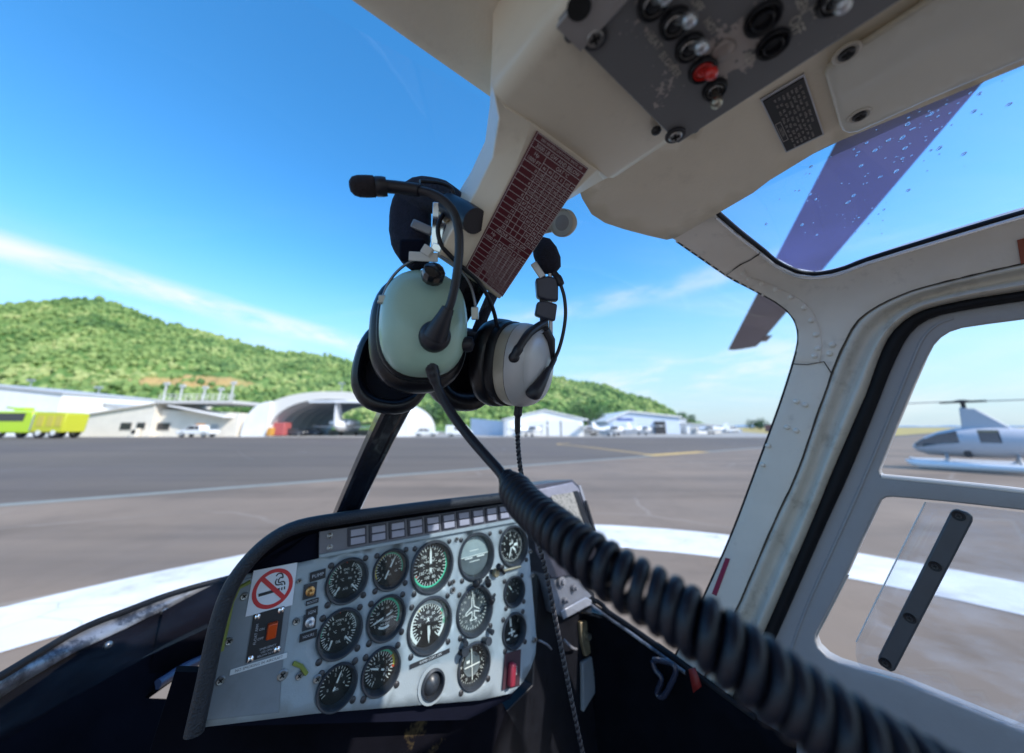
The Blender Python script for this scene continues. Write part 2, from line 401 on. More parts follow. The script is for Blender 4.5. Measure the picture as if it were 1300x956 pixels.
wear(ringp, (.2, .17, .14), 1.3, .75, tyre=.22)
def struct(name, pts, m, z):
    b = MB(); b.poly([V((x, y, z)) for x, y in pts]); return tag(b.build(name, m, smooth=False), kind='structure')
struct('ground', [(-4000, -300), (4000, -300), (4000, 7000), (-4000, 7000)], grassm, -.012)
LY = lambda x, o=0: 16.1 + .675 * x + o
struct('apron', [(-140, -120), (160, -120), (160, LY(160)), (-140, LY(-140))], apron, -.004)
struct('taxiway', [(-140, LY(-140)), (62, LY(62)), (62, 61), (-140, 61)], asph, -.004)
struct('hangar_apron', [(-140, 61), (52, 61), (95, 150), (-140, 150)], conc, -.004)
struct('far_taxiway', [(62, LY(62)), (160, LY(160)), (230, 180), (62, 61)], asph, -.004)
def line(name, pts, wd, m, z):
    b = MB(); L, R = [], []
    for i, p in enumerate(pts):
        p = V(p); t = (V(pts[min(len(pts) - 1, i + 1)]) - V(pts[max(0, i - 1)])).normalized(); q = V((-t.y, t.x)) * wd / 2
        L.append(V((p.x + q.x, p.y + q.y, z))); R.append(V((p.x - q.x, p.y - q.y, z)))
    b.grid([R, L]); return tag(b.build(name, m, smooth=False), kind='structure')
line('taxiway_line', [(x, LY(x)) for x in range(-60, 90, 4)], .42, tealp, .002)
b = MB(); rs = [[V((.6 + r * math.cos(a * PI / 90), .1 + r * math.sin(a * PI / 90), .004)) for a in range(180)] for r in (5.5, 6.7)]
b.rings(rs, cap0=False, cap1=False); tag(b.build('helipad_circle', ringp, smooth=False), kind='structure')
g2 = lambda u, v: (G(u, v).x, G(u, v).y)
line('yellow_taxi_line', cr([g2(724, 562.6), g2(708, 564), g2(741, 567), g2(823, 577)], 6), .32, yelp, .004)
line('yellow_hold_line', [g2(823, 578.3), g2(893, 573.6)], .95, yelp, .006)

# ------------------------------------------------------------------ hill and far ranges
SKYL = [(-420, 420), (-250, 398), (-120, 390), (0, 384), (41, 380), (78, 380), (112, 390), (135, 397), (176, 411), (217, 418), (257, 428), (305, 441), (338, 449), (372, 449), (406, 453), (440, 461), (490, 470), (560, 478), (620, 474), (660, 470), (700, 477), (736, 486), (772, 488), (796, 500), (824, 506), (844, 516), (862, 527), (882, 536), (905, 543), (930, 550)]
def skyv(u):
    for (a, b), (c, d) in zip(SKYL, SKYL[1:]):
        if u <= c:
            t = (u - a) / (c - a); return b + (d - b) * t
    return 550
hillm = bpy.data.materials.new('hill_forest'); n, bs = nt(hillm)
tcx = N(n, 'ShaderNodeTexCoord')
n1 = N(n, 'ShaderNodeTexNoise', Scale=.035, Detail=10.0, Roughness=.78); n.links.new(tcx.outputs['Object'], n1.inputs['Vector'])
n2 = N(n, 'ShaderNodeTexVoronoi', Scale=.16); n.links.new(tcx.outputs['Object'], n2.inputs['Vector'])
r1 = N(n, 'ShaderNodeValToRGB'); e = r1.color_ramp.elements
e[0].position = .36; e[0].color = (.035, .082, .028, 1); e[1].position = .66; e[1].color = (.30, .33, .13, 1)
x = e.new(.46); x.color = (.075, .155, .045, 1); x = e.new(.55); x.color = (.17, .26, .08, 1)
n.links.new(n1.outputs['Fac'], r1.inputs['Fac'])
mm = N(n, 'ShaderNodeMixRGB', blend_type='MULTIPLY'); mm.inputs['Fac'].default_value = .75
n.links.new(r1.outputs[0], mm.inputs['Color1'])
mr = N(n, 'ShaderNodeMapRange'); mr.inputs['From Max'].default_value = 5; mr.inputs['To Min'].default_value = 1.15; mr.inputs['To Max'].default_value = .35
n.links.new(n2.outputs['Distance'], mr.inputs['Value']); n.links.new(mr.outputs[0], mm.inputs['Color2'])
# bare earth slip, placed in the world
ctr = PY(222, 484, 262)
ds = N(n, 'ShaderNodeVectorMath', operation='SUBTRACT'); n.links.new(tcx.outputs['Object'], ds.inputs[0]); ds.inputs[1].default_value = ctr
dv = N(n, 'ShaderNodeVectorMath', operation='MULTIPLY'); n.links.new(ds.outputs[0], dv.inputs[0]); dv.inputs[1].default_value = (1 / 42, 1 / 60, 1 / 8.5)
ln = N(n, 'ShaderNodeVectorMath', operation='LENGTH'); n.links.new(dv.outputs[0], ln.inputs[0])
ad = N(n, 'ShaderNodeMath', operation='ADD'); n.links.new(ln.outputs['Value'], ad.inputs[0]); n.links.new(n1.outputs['Fac'], ad.inputs[1])
m4_ = N(n, 'ShaderNodeMapRange'); m4_.inputs['From Min'].default_value = 1.15; m4_.inputs['From Max'].default_value = 1.4; m4_.inputs['To Min'].default_value = .85; m4_.inputs['To Max'].default_value = 0
n.links.new(ad.outputs[0], m4_.inputs['Value'])
m5_ = N(n, 'ShaderNodeMixRGB'); m5_.inputs['Color2'].default_value = (.52, .34, .15, 1); n.links.new(m4_.outputs[0], m5_.inputs['Fac']); n.links.new(mm.outputs[0], m5_.inputs['Color1'])
n.links.new(m5_.outputs[0], bs.inputs['Base Color']); bs.inputs['Roughness'].default_value = 1; bs.inputs['Specular IOR Level'].default_value = 0
b = MB(); rows = []; NS = 84
for i in range(NS + 14):
    s = i / NS; row = []
    for k in range(338):
        u = -420 + k * 4.0; vs = skyv(u)
        far = 0 if u < 500 else min(1, (u - 500) / 250)
        Y0, Y1 = 125 + far * 60, 430 + far * 150
        if s <= 1:
            Y = Y0 + (Y1 - Y0) * s; top = PY(u, vs + 1.2, Y1).z; d = PY(u, 542.3, Y)
            z = max(0, top) * (s ** 1.15)
        else:
            Y = Y1 + (s - 1) * 500; d = PY(u, 542.3, Y); z = max(0, PY(u, vs + 1.2, Y1).z) * (1 - (s - 1) * 4)
        p = V((d.x, Y, 0)); q = min(1, z / 14)
        z += q * (noise.noise(p * .018) * 9 * (1 - s * s if s < 1 else 0) + noise.noise(p * .07) * 3.4 + abs(noise.noise(p * .21)) * 5.0 + noise.noise(p * .5) * 1.6)
        row.append(V((p.x, p.y, z - .3)))
    rows.append(row)
rows_hill = rows
def pix(p):
    d = p - EYE; z = d.y * CP + d.z * SP; return (CX + FPX * d.x / z, CY - FPX * (d.z * CP - d.y * SP) / z)
ctr = min((p for r in rows[:NS] for p in r), key=lambda p: (pix(p)[0] - 222) ** 2 + (pix(p)[1] - 484) ** 2); ds.inputs[1].default_value = ctr
b.grid(rows); tag(b.build('forest_hill', hillm, ang=180), kind='structure')
crownm = bpy.data.materials.new('tree_crowns'); n, bs = nt(crownm); ge = N(n, 'ShaderNodeNewGeometry'); cr1 = N(n, 'ShaderNodeValToRGB'); e = cr1.color_ramp.elements
e[0].color = (.05, .10, .045, 1); e[1].color = (.36, .40, .16, 1); x = e.new(.35); x.color = (.105, .18, .06, 1); x = e.new(.7); x.color = (.22, .30, .10, 1)  # pale distance haze is mixed into these crown colours
t9 = N(n, 'ShaderNodeTexCoord'); n9 = N(n, 'ShaderNodeTexNoise', Scale=.018, Detail=4.0); n.links.new(t9.outputs['Object'], n9.inputs['Vector'])
a9 = N(n, 'ShaderNodeMath', operation='MULTIPLY_ADD'); a9.inputs[1].default_value = 1.7; a9.inputs[2].default_value = -.5; n.links.new(n9.outputs['Fac'], a9.inputs[0])
b9 = N(n, 'ShaderNodeMath', operation='MULTIPLY_ADD'); b9.inputs[1].default_value = .42; n.links.new(ge.outputs['Random Per Island'], b9.inputs[0]); n.links.new(a9.outputs[0], b9.inputs[2])
n.links.new(b9.outputs[0], cr1.inputs['Fac']); n.links.new(cr1.outputs[0], bs.inputs['Base Color']); bs.inputs['Roughness'].default_value = 1; bs.inputs['Specular IOR Level'].default_value = 0
PH = (1 + 5 ** .5) / 2; ICV = [V(p).normalized() for p in ((-1, PH, 0), (1, PH, 0), (-1, -PH, 0), (1, -PH, 0), (0, -1, PH), (0, 1, PH), (0, -1, -PH), (0, 1, -PH), (PH, 0, -1), (PH, 0, 1), (-PH, 0, -1), (-PH, 0, 1))]
ICF = ((0, 11, 5), (0, 5, 1), (0, 1, 7), (0, 7, 10), (0, 10, 11), (1, 5, 9), (5, 11, 4), (11, 10, 2), (10, 7, 6), (7, 1, 8), (3, 9, 4), (3, 4, 2), (3, 2, 6), (3, 6, 8), (3, 8, 9), (4, 9, 5), (2, 4, 11), (6, 2, 10), (8, 6, 7), (9, 8, 1))
b = MB(); rnd = random.Random(5); hr = rows_hill
for _ in range(15000):
    i = int(NS * rnd.random() ** .8); k = rnd.randrange(20, 336)
    p = hr[i][k].lerp(hr[min(i + 1, len(hr) - 1)][k + 1], rnd.random())
    if p.z < 2.5 or -80 > p.x + 1e9: continue
    q = V(((p.x - ctr.x) / 40, 0, (p.z - ctr.z - 2 + (p.x - ctr.x) * .12) / 7.0))
    if q.length < 1.0 and rnd.random() < .93: continue
    r = rnd.uniform(1.1, 2.7) * (.75 + .5 * p.y / 450); c = p + V((0, 0, r * .45)); sz = V((r, r, r * rnd.uniform(.8, 1.25)))
    b.add([c + V((d.x * sz.x, d.y * sz.y, d.z * sz.z)) * rnd.uniform(.72, 1.25) for d in ICV], ICF)
o = b.build('forest_canopy', crownm, ang=180, smooth=False); o['kind'] = 'stuff'
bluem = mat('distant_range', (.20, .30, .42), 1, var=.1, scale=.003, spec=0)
b = MB(); rw = [[], [], []]
for k in range(90):
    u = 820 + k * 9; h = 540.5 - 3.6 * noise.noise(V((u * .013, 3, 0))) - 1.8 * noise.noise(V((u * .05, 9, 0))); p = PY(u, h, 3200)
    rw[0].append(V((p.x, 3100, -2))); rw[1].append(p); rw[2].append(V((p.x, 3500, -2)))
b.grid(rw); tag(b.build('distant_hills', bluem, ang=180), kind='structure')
b = MB(); rows = []
for i in range(5):
    row = []
    for k in range(120):
        u = 880 + k * 6; h = 547 - 2.2 * abs(noise.noise(V((u * .06, 1, 0)))) - 2.0 * max(0, noise.noise(V((u * .02, 7, 0)))); p = PY(u, h, 420)
        row.append(V((p.x + noise.noise(V((k, i, 0))) * 2, 405 + i * 9, (p.z if 0 < i < 4 else 0) * (1 + .25 * noise.noise(V((k * .9, i * 2, 4)))))))
    rows.append(row)
b.grid(rows); tag(b.build('far_treeline', mat('treeline_green', (.05, .085, .045), 1, var=.4, scale=.08, spec=0), ang=180), kind='stuff')
# ------------------------------------------------------------------ buildings across the taxiway
def W(u, v, Y): p = PY(u, v, Y); return p.x, p.z
def gx(u, Y): return PY(u, 542.3, Y).x
def wall_poly(b, pts, Y, dep, m=0): b.prism([V((x, Y, z)) for x, z in pts][::-1], V((0, dep, 0)), m)
def panel(b, x0, x1, z0, z1, Y, m=0, d=.06): b.box(V(((x0 + x1) / 2, Y, (z0 + z1) / 2)), V(((x1 - x0) / 2, 0, 0)), V((0, d, 0)), V((0, 0, (z1 - z0) / 2)), m)
def slab(b, p0, p1, Y, dep, th=.25, ov=.5, m=0):
    (x0, z0), (x1, z1) = p0, p1
    b.prism([V((x0, Y - ov, z0)), V((x1, Y - ov, z1)), V((x1, Y - ov, z1 + th)), V((x0, Y - ov, z0 + th))], V((0, dep + 2 * ov, 0)), m)

# big white shed behind the fire truck
Y = 72; xl, zl = W(-90, 482, Y); xm, zm = W(0, 492, Y); xr, zr = W(80, 500, Y)
t = empty('hangar', (xm, Y, 0), 'large plain white shed with a gently sloping roof behind the lime fire truck', 'hangar')
b = MB(); wall_poly(b, [(xl, 0), (xl, zl), (xr, zr), (xr, 0)], Y, 22); b.build('wall', white, t)
b = MB(); slab(b, (xl - .3, zl), (xr + .3, zr), Y, 22, .3, .4); b.build('roof', roofm, t)
b = MB(); panel(b, xm - 6, xm + 1.5, 0, 4.4, Y - .05); b.build('roller_door', bluew, t)
# lower white shed with small dark windows
Y = 80; xl, zl = W(80, 503, Y); xr, zr = W(150, 519, Y)
t = empty('shed', ((xl + xr) / 2, Y, 0), 'low white shed with dark windows under its roof, between large shed and cream building', 'shed')
b = MB(); wall_poly(b, [(xl, 0), (xl, zl), (xr + 3, zr), (xr + 3, 0)], Y, 14); b.build('wall', white, t)
b = MB(); slab(b, (xl - .3, zl), (xr + 3.3, zr - .2), Y, 14, .35, .5); b.build('roof', greyb, t)
for u in (97, 124):
    x, z = W(u, 514, Y); b = MB(); panel(b, x - 1.1, x + 1.1, z - .7, z + .5, Y - .05); f = b.build('window', dkgl, t)
# cream building with roof deck
Y = 66; xa, za = W(101, 529, Y); xb, zb = W(199, 513, Y); xc, zc = W(299, 520, Y)
t = empty('cream_building', ((xa + xb) / 2, Y, 0), 'low cream building with a flat roof deck full of masts, beside the arched shelter', 'building')
b = MB(); wall_poly(b, [(xa, 0), (xa, za), (xb, zb), (xb, 0)], Y, 12); b.build('wall', cream, t)
b = MB(); slab(b, (xa - .4, za), (xb, zb), Y, 12, .22, .5); b.build('roof', mat('cream_roof', (.62, .56, .48), .7), t)
b = MB(); wall_poly(b, [(xb + .02, 0), (xb + .02, zb - 1.0), (xc, zb - 1.6), (xc, 0)], Y + 1.2, 12); b.build('wall', cream, t)
zd = W(240, 507, Y)[1]
b = MB(); b.box(V(((xb + xc) / 2 - .3, Y + 5, zd - .5)), V(((xc - xb) / 2 - .2, 0, 0)), V((0, 5.4, 0)), V((0, 0, .28))); dk = b.build('roof_deck', mat('deck_grey', (.55, .53, .5), .8), t)
b = MB(); slab(b, (xb + 3.2, zd - 1.3), (xc - 1, zd - 3.4), Y, 4, .15, 1.2); b.build('awning', white, t)
b = MB(); x0, x1 = xb + .4, xc - .6
for k in range(15):
    x = x0 + (x1 - x0) * k / 14; b.tube([V((x, Y - .2, zd - .2)), V((x, Y - .2, zd + .9))], .05, n=5)
for z in (zd + .35, zd + .9): b.tube([V((x0, Y - .2, z)), V((x1, Y - .2, z))], .06, n=5)
b.build('railing', mat('rail_white', (.7, .68, .64), .5), t)
for u, v0 in ((212, 487), (232, 490), (261, 492), (281, 494), (297, 486)):
    x, z = W(u, v0, Y + 2); b = MB(); b.tube([V((x, Y + 2, zd - .3)), V((x, Y + 2, z))], .17, n=6); b.box(V((x, Y + 2, z)), V((.45, 0, 0)), V((0, .2, 0)), V((0, 0, .25))); b.build('mast', mat('mast_grey', (.5, .5, .48), .6), t)
for u, v, hw, hh in ((160.5, 541, 1.0, .62), (179.5, 540.5, .75, .55), (205.5, 541.5, 1.5, .62)):
    yy = Y if u < 199 else Y + 1.2
    x, z = W(u, v, yy); b = MB(); panel(b, x - hw - .15, x + hw + .15, z - hh - .15, z + hh + .15, yy - .03); f = b.build('window', mat('frame_cream', (.6, .55, .48), .6), t)
    b = MB(); panel(b, x - hw, x + hw, z - hh, z + hh, yy - .09); b.build('pane', dkgl, f)
x, z = W(176, 549, Y); b = MB(); b.box(V((x, Y - .6, .75)), V((.5, 0, 0)), V((0, .35, 0)), V((0, 0, .75))); b.lathe(V((x, Y - .96, .85)), V((0, -1, 0)), [(.42, 0), (.42, .03), (.3, .04)], 1, 16); b.build('air_conditioner', [cream, dkgl], t)
b = MB(); panel(b, xc - 5, xc - 3.6, 0, 2.2, Y + 1.15); b.build('door', greyb, t)

# light poles on the slope behind
def pole(u, v0, Y, label):
    x, z = W(u, v0, Y); t = empty('light_pole', (x, Y, 0), label, 'light pole', 'light poles behind the sheds')
    b = MB(); b.tube([V((x, Y, 0)), V((x, Y, z))], [.22, .13], n=8); b.build('pole', metal, t)
    b = MB(); b.box(V((x, Y - .3, z)), V((.9, 0, 0)), V((0, .3, 0)), V((0, 0, .22))); b.build('lamp_head', metal, t)
pole(41, 483, 92, 'grey light pole rising above the large white shed'); pole(127, 492, 92, 'grey light pole rising above the low white shed with dark windows')
pole(434.5, 487, 110, 'thin pole standing behind the top of the arched shelter')

# arched shelter
Y = 68; xl = gx(311, Y); xr = gx(519, Y); cx = (xl + xr) / 2; hw = (xr - xl) / 2; zt = W(425, 497, Y)[1]
t = empty('arched_shelter', (cx, Y, 0), 'wide white arched aircraft shelter open at both ends, with an aircraft parked under it', 'hangar')
def arch(hw, zt, n=36, p=2.35):
    return [(cx - hw * (1 if math.cos(PI * k / n) > 0 else -1) * abs(math.cos(PI * k / n)) ** (2 / p), zt * abs(math.sin(PI * k / n)) ** (2 / p)) for k in range(n + 1)]
o_, i_ = arch(hw, zt), arch(hw - 4.4, zt - 1.5)
b = MB(); n_ = len(o_)
rows = [[V((x, Y, z)) for x, z in o_], [V((x, Y + 24, z)) for x, z in o_]]; b.grid(rows)
b.build('roof_shell', mat('shelter_fabric', (.62, .60, .56), .7, var=.06, scale=.5), t, ang=60)
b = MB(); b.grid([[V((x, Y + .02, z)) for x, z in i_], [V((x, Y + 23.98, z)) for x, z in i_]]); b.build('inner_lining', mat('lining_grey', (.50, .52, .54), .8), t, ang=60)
b = MB(); b.grid([[V((x, Y, z)) for x, z in i_], [V((x, Y, z)) for x, z in o_]]); b.build('front_rim', mat('shelter_rim', (.70, .67, .62), .7, var=.05), t)
b = MB(); b.grid([[V((x, Y + 24, z)) for x, z in i_], [V((x, Y + 24, z)) for x, z in o_]]); b.build('back_rim', MATS['shelter_rim'], t)
for s in (-1, 1):
    b = MB(); xo = cx + s * (hw + .15); xi = cx + s * (hw - 4.7); pts = [V((xo, Y - .6, 0))]
    for k in range(13):
        a = PI / 2 * k / 12; pts.append(V((xo - s * (abs(xo - xi)) * (1 - math.cos(a)) * .95, Y - .6, 6.6 * math.sin(a) ** .8)))
    pts += [V((xi, Y - .6, 5.9)), V((xi, Y - .6, 0))]
    if s > 0: pts = pts[::-1]
    b.prism(pts, V((0, 7, 0))); b.build('end_pod', white, t)
b = MB()
for k in range(1, 8):
    q = arch(hw - 4.5, zt - 1.6); b.tube([V((x, Y + 3 * k, z)) for x, z in q], .14, n=5)
b.build('rib', mat('rib_grey', (.5, .5, .5), .6), t)
xw0, xw1 = cx - hw + 5, cx + hw - 5
b = MB(); b.box(V((cx, Y + 21, W(425, 536, Y)[1])), V(((xw1 - xw0) / 2, 0, 0)), V((0, .2, 0)), V((0, 0, .25))); b.box(V((cx, Y + 21.5, .55)), V(((xw1 - xw0) / 2, 0, 0)), V((0, .15, 0)), V((0, 0, .55))); b.build('rear_beam', cream, t)

# twin-tail aircraft seen end on under the arch
xa = gx(422.5, Y); b0 = Y + 5; za = W(422, 540, b0)[1]
t = empty('parked_aircraft', (xa, b0, 0), 'white aircraft with a high T-shaped tail parked nose-in under the arched shelter', 'aircraft')
b = MB(); b.lathe(V((xa, b0 - 4.5, za)), V((0, 1, 0)), [(.08, 0), (.5, .6), (1.05, 2), (1.3, 4), (1.3, 8), (1.0, 10), (.4, 11.4), (.05, 12)], 0, 20); b.build('fuselage', acwhite, t)
b = MB(); xt, zt2 = W(430, 512, b0 - 3); b.hexa([V((xa - .16, b0 - 4.6, za + .4)), V((xa + .16, b0 - 4.6, za + .4)), V((xa + .16, b0 - 1.6, za + .9)), V((xa - .16, b0 - 1.6, za + .9))], [V((xa - .1, b0 - 5, zt2)), V((xa + .1, b0 - 5, zt2)), V((xa + .1, b0 - 3.2, zt2)), V((xa - .1, b0 - 3.2, zt2))]); b.build('tail_fin', acwhite, t)
b = MB(); hl = gx(463, b0) - gx(430, b0); b.hexa([V((xa - hl, b0 - 5, zt2)), V((xa, b0 - 5.4, zt2)), V((xa, b0 - 3, zt2)), V((xa - hl, b0 - 3.8, zt2))], [V((xa - hl, b0 - 5, zt2 + .35)), V((xa, b0 - 5.4, zt2 + .45)), V((xa, b0 - 3, zt2 + .45)), V((xa - hl, b0 - 3.8, zt2 + .35))])
b.hexa([V((xa + .01, b0 - 5.4, zt2)), V((xa + hl, b0 - 5, zt2)), V((xa + hl, b0 - 3.8, zt2)), V((xa + .01, b0 - 3, zt2))], [V((xa + .01, b0 - 5.4, zt2 + .45)), V((xa + hl, b0 - 5, zt2 + .35)), V((xa + hl, b0 - 3.8, zt2 + .35)), V((xa + .01, b0 - 3, zt2 + .45))]); b.build('tailplane', acwhite, t)
for s in (-1, 1):
    b = MB(); b.hexa([V((xa + s * 1.0, b0 + 1, za - .6)), V((xa + s * 8, b0 + 2, za - .2)), V((xa + s * 8, b0 + 3.2, za - .2)), V((xa + s * 1.0, b0 + 4, za - .6))], [V((xa + s * 1.0, b0 + 1, za - .3)), V((xa + s * 8, b0 + 2, za - .08)), V((xa + s * 8, b0 + 3.2, za - .08)), V((xa + s * 1.0, b0 + 4, za - .3))]); b.build('wing', acwhite, t)
    b = MB(); b.lathe(V((xa + s * 1.75, b0 - 2.4, za + .5)), V((0, 1, 0)), [(.35, 0), (.5, .4), (.5, 2.6), (.3, 3)], 0, 14); b.build('engine', acwhite, t)
    b = MB(); b.tube([V((xa + s * 1.6, b0 + 2, za - .6)), V((xa + s * 1.6, b0 + 2, .4))], .1, n=6); b.lathe(V((xa + s * 1.6 - .15, b0 + 2, .4)), V((1, 0, 0)), [(.4, 0), (.4, .3)], 1, 14); b.build('landing_gear', [metal, rubber], t)
# things stored under the arch
Yb = Y + 1
def crate(u0, u1, v, Yc, m, name, label, cat, dep=2.2):
    x0, x1 = gx(u0, Yc), gx(u1, Yc); z = W((u0 + u1) / 2, v, Yc)[1]
    t = empty(name, ((x0 + x1) / 2, Yc, 0), label, cat)
    b = MB(); b.box(V(((x0 + x1) / 2, Yc + dep / 2, z / 2 + .06)), V(((x1 - x0) / 2, 0, 0)), V((0, dep / 2, 0)), V((0, 0, z / 2 - .06)))
    b.build('body', m, t, bevel=.1)
    b = MB()
    for k in range(5): xx = x0 + (x1 - x0) * (k + .5) / 5; b.box(V((xx, Yc - .03, z / 2)), V((.06, 0, 0)), V((0, .04, 0)), V((0, 0, z / 2 - .2)))
    b.build('rib', m, t)
crate(346, 361, 536.5, Yb, redm, 'storage_container', 'red storage container just inside the left end of the arched shelter', 'container')
crate(340, 345.5, 543, Yb - 2.2, orange, 'safety_barrel', 'small orange bin beside the red container at the left end of the shelter', 'bin', 1.0)

# vehicles
def car_body(b, L, wd, prof, m=0):              # prof: outline (x along the length, z), lower outline first
    b.prism([V((x, -wd / 2, z)) for x, z in prof], V((0, wd, 0)), m)
def wheel(t, x, y, r, wd=.22):
    b = MB(); b.lathe(ORG[t.name] + V((x, y - wd / 2, r)), V((0, 1, 0)), [(r * .55, .02), (r * .92, 0), (r, .05), (r, wd - .05), (r * .92, wd), (r * .55, wd - .02)], 0, 18); o = b.build('wheel', rubber, t)
    b = MB(); b.lathe(ORG[t.name] + V((x, y - wd / 2 - .012, r)), V((0, 1, 0)), [(.02, 0), (r * .52, .0), (r * .56, .04), (r * .56, wd + .024 - .04), (r * .52, wd + .024)], 0, 14); b.build('rim', metal, o)
def vehicle(name, label, cat, x, Y, kind, m, group=None, flip=1):
    t = empty(name, (0, 0, 0), label, cat, group); b = MB(); g = MB(); f = flip
    if kind == 'ute':
        L, wd = 5.2, 1.8
        prof = [(-2.6, .45), (2.55, .45), (2.6, .95), (1.4, 1.1), (.7, 1.72), (-.75, 1.76), (-.95, 1.1), (-2.6, 1.1)]
        gl = [[(1.2, 1.14), (.66, 1.64), (-.1, 1.66), (-.1, 1.14)], [(-.2, 1.14), (-.2, 1.66), (-.7, 1.66), (-.84, 1.14)]]; ax = (-1.6, 1.65); r = .4
    elif kind == 'van':
        L, wd = 4.9, 1.9
        prof = [(-2.4, .4), (2.45, .4), (2.45, .95), (1.9, 1.15), (1.25, 2.0), (-2.35, 2.05)]
        gl = [[(1.75, 1.2), (1.2, 1.85), (.5, 1.88), (.5, 1.2)], [(.35, 1.2), (.35, 1.88), (-.7, 1.88), (-.7, 1.2)]]; ax = (-1.5, 1.6); r = .36
    else:
        L, wd = 4.4, 1.75
        prof = [(-2.2, .38), (2.2, .38), (2.2, .8), (1.15, .95), (.45, 1.42), (-1.0, 1.45), (-1.75, .98), (-2.2, .92)]
        gl = [[(1.0, .97), (.42, 1.36), (-.2, 1.38), (-.2, .97)], [(-.3, .97), (-.3, 1.38), (-.95, 1.38), (-1.5, .99)]]; ax = (-1.35, 1.4); r = .33
    prof = [(f * a, z) for a, z in prof]; car_body(b, L, wd, prof); b.build('body', m, t, bevel=.09)
    for q in gl:
        for s in (-1, 1):
            g = MB(); g.prism([V((f * a, s * (wd / 2 + .004), z)) for a, z in q], V((0, s * .02, 0))); g.build('window', dkgl, t)
    for a in ax:
        for s in (-1, 1): wheel(t, f * a, s * (wd / 2 - .1), r)
    for s in (-1, 1):
        h = MB(); h.box(V((f * (L / 2), s * .62, .78)), V((.03, 0, 0)), V((0, .17, 0)), V((0, 0, .09))); h.build('headlight', mat('lamp_clear', (.8, .8, .78), .2), t)
    t.location = (x, Y, 0); return t
Yv = 62
u_ = vehicle('utility_truck', 'white utility truck with a dark roof bar parked in front of the cream building', 'utility truck', gx(253, Yv), Yv, 'ute', vwhite, flip=-1)
u_.scale = (1.15, 1.15, 1.15)
b = MB(); b.box(V((0.1, 0, 1.9)), V((.12, 0, 0)), V((0, .7, 0)), V((0, 0, .1))); b.build('light_bar', mat('amber_lamp', (.5, .2, .02), .3), u_)
dkp = mat('dark_vehicle_paint', (.05, .055, .07), .3, coat=.4)
vehicle('parked_car', 'dark car next to the red container under the arched shelter', 'car', gx(375, Yb + 2), Yb + 2, 'car', dkp, 'dark cars under the arched shelter')
vehicle('parked_car', 'dark car nearest the parked aircraft under the arched shelter', 'car', gx(396, Yb + 5), Yb + 5, 'car', dkp, 'dark cars under the arched shelter', -1)
vehicle('parked_car', 'white car parked just right of the arched shelter', 'car', gx(541, 68), 68, 'car', vwhite, 'white cars by the hangars')
vehicle('parked_van', 'white van parked against the side of the gabled hangar', 'van', gx(583, 66), 66, 'van', vwhite)
vehicle('parked_car', 'white car between the gabled hangar and the small parked planes', 'car', gx(746, 74), 74, 'car', vwhite, 'white cars by the hangars')
vehicle('parked_van', 'white van farthest right beyond the row of low white sheds', 'van', gx(927, 120), 120, 'van', vwhite)

# fire truck
Y = 57; t = empty('fire_truck', (gx(50, Y), Y, 0), 'lime and yellow airport fire truck parked at the left edge of the taxiway', 'fire truck')
X0 = gx(55, Y); s_ = 1.12
def fp(a, y, z): return V((X0 + a * s_, Y + y * s_, z * s_))
b = MB(); b.prism([fp(x, -1.45, z) for x, z in [(-7.2, .75), (.05, .7), (.1, 2.5), (-.3, 3.7), (-5.4, 3.75), (-7.1, 2.2)]], V((0, 2.9 * s_, 0))); b.build('cab', lime, t, bevel=.18)
b = MB(); b.prism([fp(x, -1.4, z) for x, z in [(.2, .8), (4.5, .8), (4.6, 3.4), (3.6, 3.6), (.2, 3.6)]], V((0, 2.8 * s_, 0))); b.build('body', yell, t, bevel=.12)
b = MB(); b.prism([fp(x, -1.5, z) for x, z in [(-6.7, 2.35), (-1.2, 2.35), (-1.1, 3.45), (-5.4, 3.45)]], V((0, .06, 0))); b.build('window', dkgl, t)
b = MB(); b.hexa([fp(-7.12, -1.2, 2.3), fp(-7.12, 1.2, 2.3), fp(-5.75, 1.2, 3.6), fp(-5.75, -1.2, 3.6)], [fp(-7.18, -1.2, 2.34), fp(-7.18, 1.2, 2.34), fp(-5.8, 1.2, 3.64), fp(-5.8, -1.2, 3.64)]); b.build('windscreen', dkgl, t)
b = MB(); b.box(fp(-3.6, 0, 4.05), V((.9, 0, 0)), V((0, .6, 0)), V((0, 0, .26))); b.tube([fp(-4.2, 0, 4.1), fp(-6.2, 0, 4.35)], .16, n=8); b.build('roof_turret', lime, t, bevel=.06)
for k, xx in enumerate((1.1, 2.5, 3.7)):
    b = MB(); b.box(fp(xx + .1, -1.43, 2.35), V((.5, 0, 0)), V((0, .04, 0)), V((0, 0, .8))); b.build('locker_door', mat('locker_shutter', (.55, .47, .08), .5), t)
b = MB(); b.box(fp(.15, -1.47, 2.2), V((.09, 0, 0)), V((0, .06, 0)), V((0, 0, 1.3))); b.build('grab_rail', metal, t)
for a in (-4.4, 1.3, 3.4):
    for s in (-1, 1):
        b = MB(); b.lathe(fp(a, s * 1.15 - .25, .75), V((0, 1, 0)), [(.4, .03), (.74, 0), (.8, .08), (.8, .46), (.74, .54), (.4, .5)], 0, 20); o = b.build('wheel', rubber, t)
        b = MB(); b.lathe(fp(a, s * 1.15 - .27, .75), V((0, 1, 0)), [(.02, 0), (.4, 0), (.44, .08), (.44, .5), (.4, .58)], 0, 14); b.build('rim', mat('rim_white', (.7, .7, .68), .4), o)

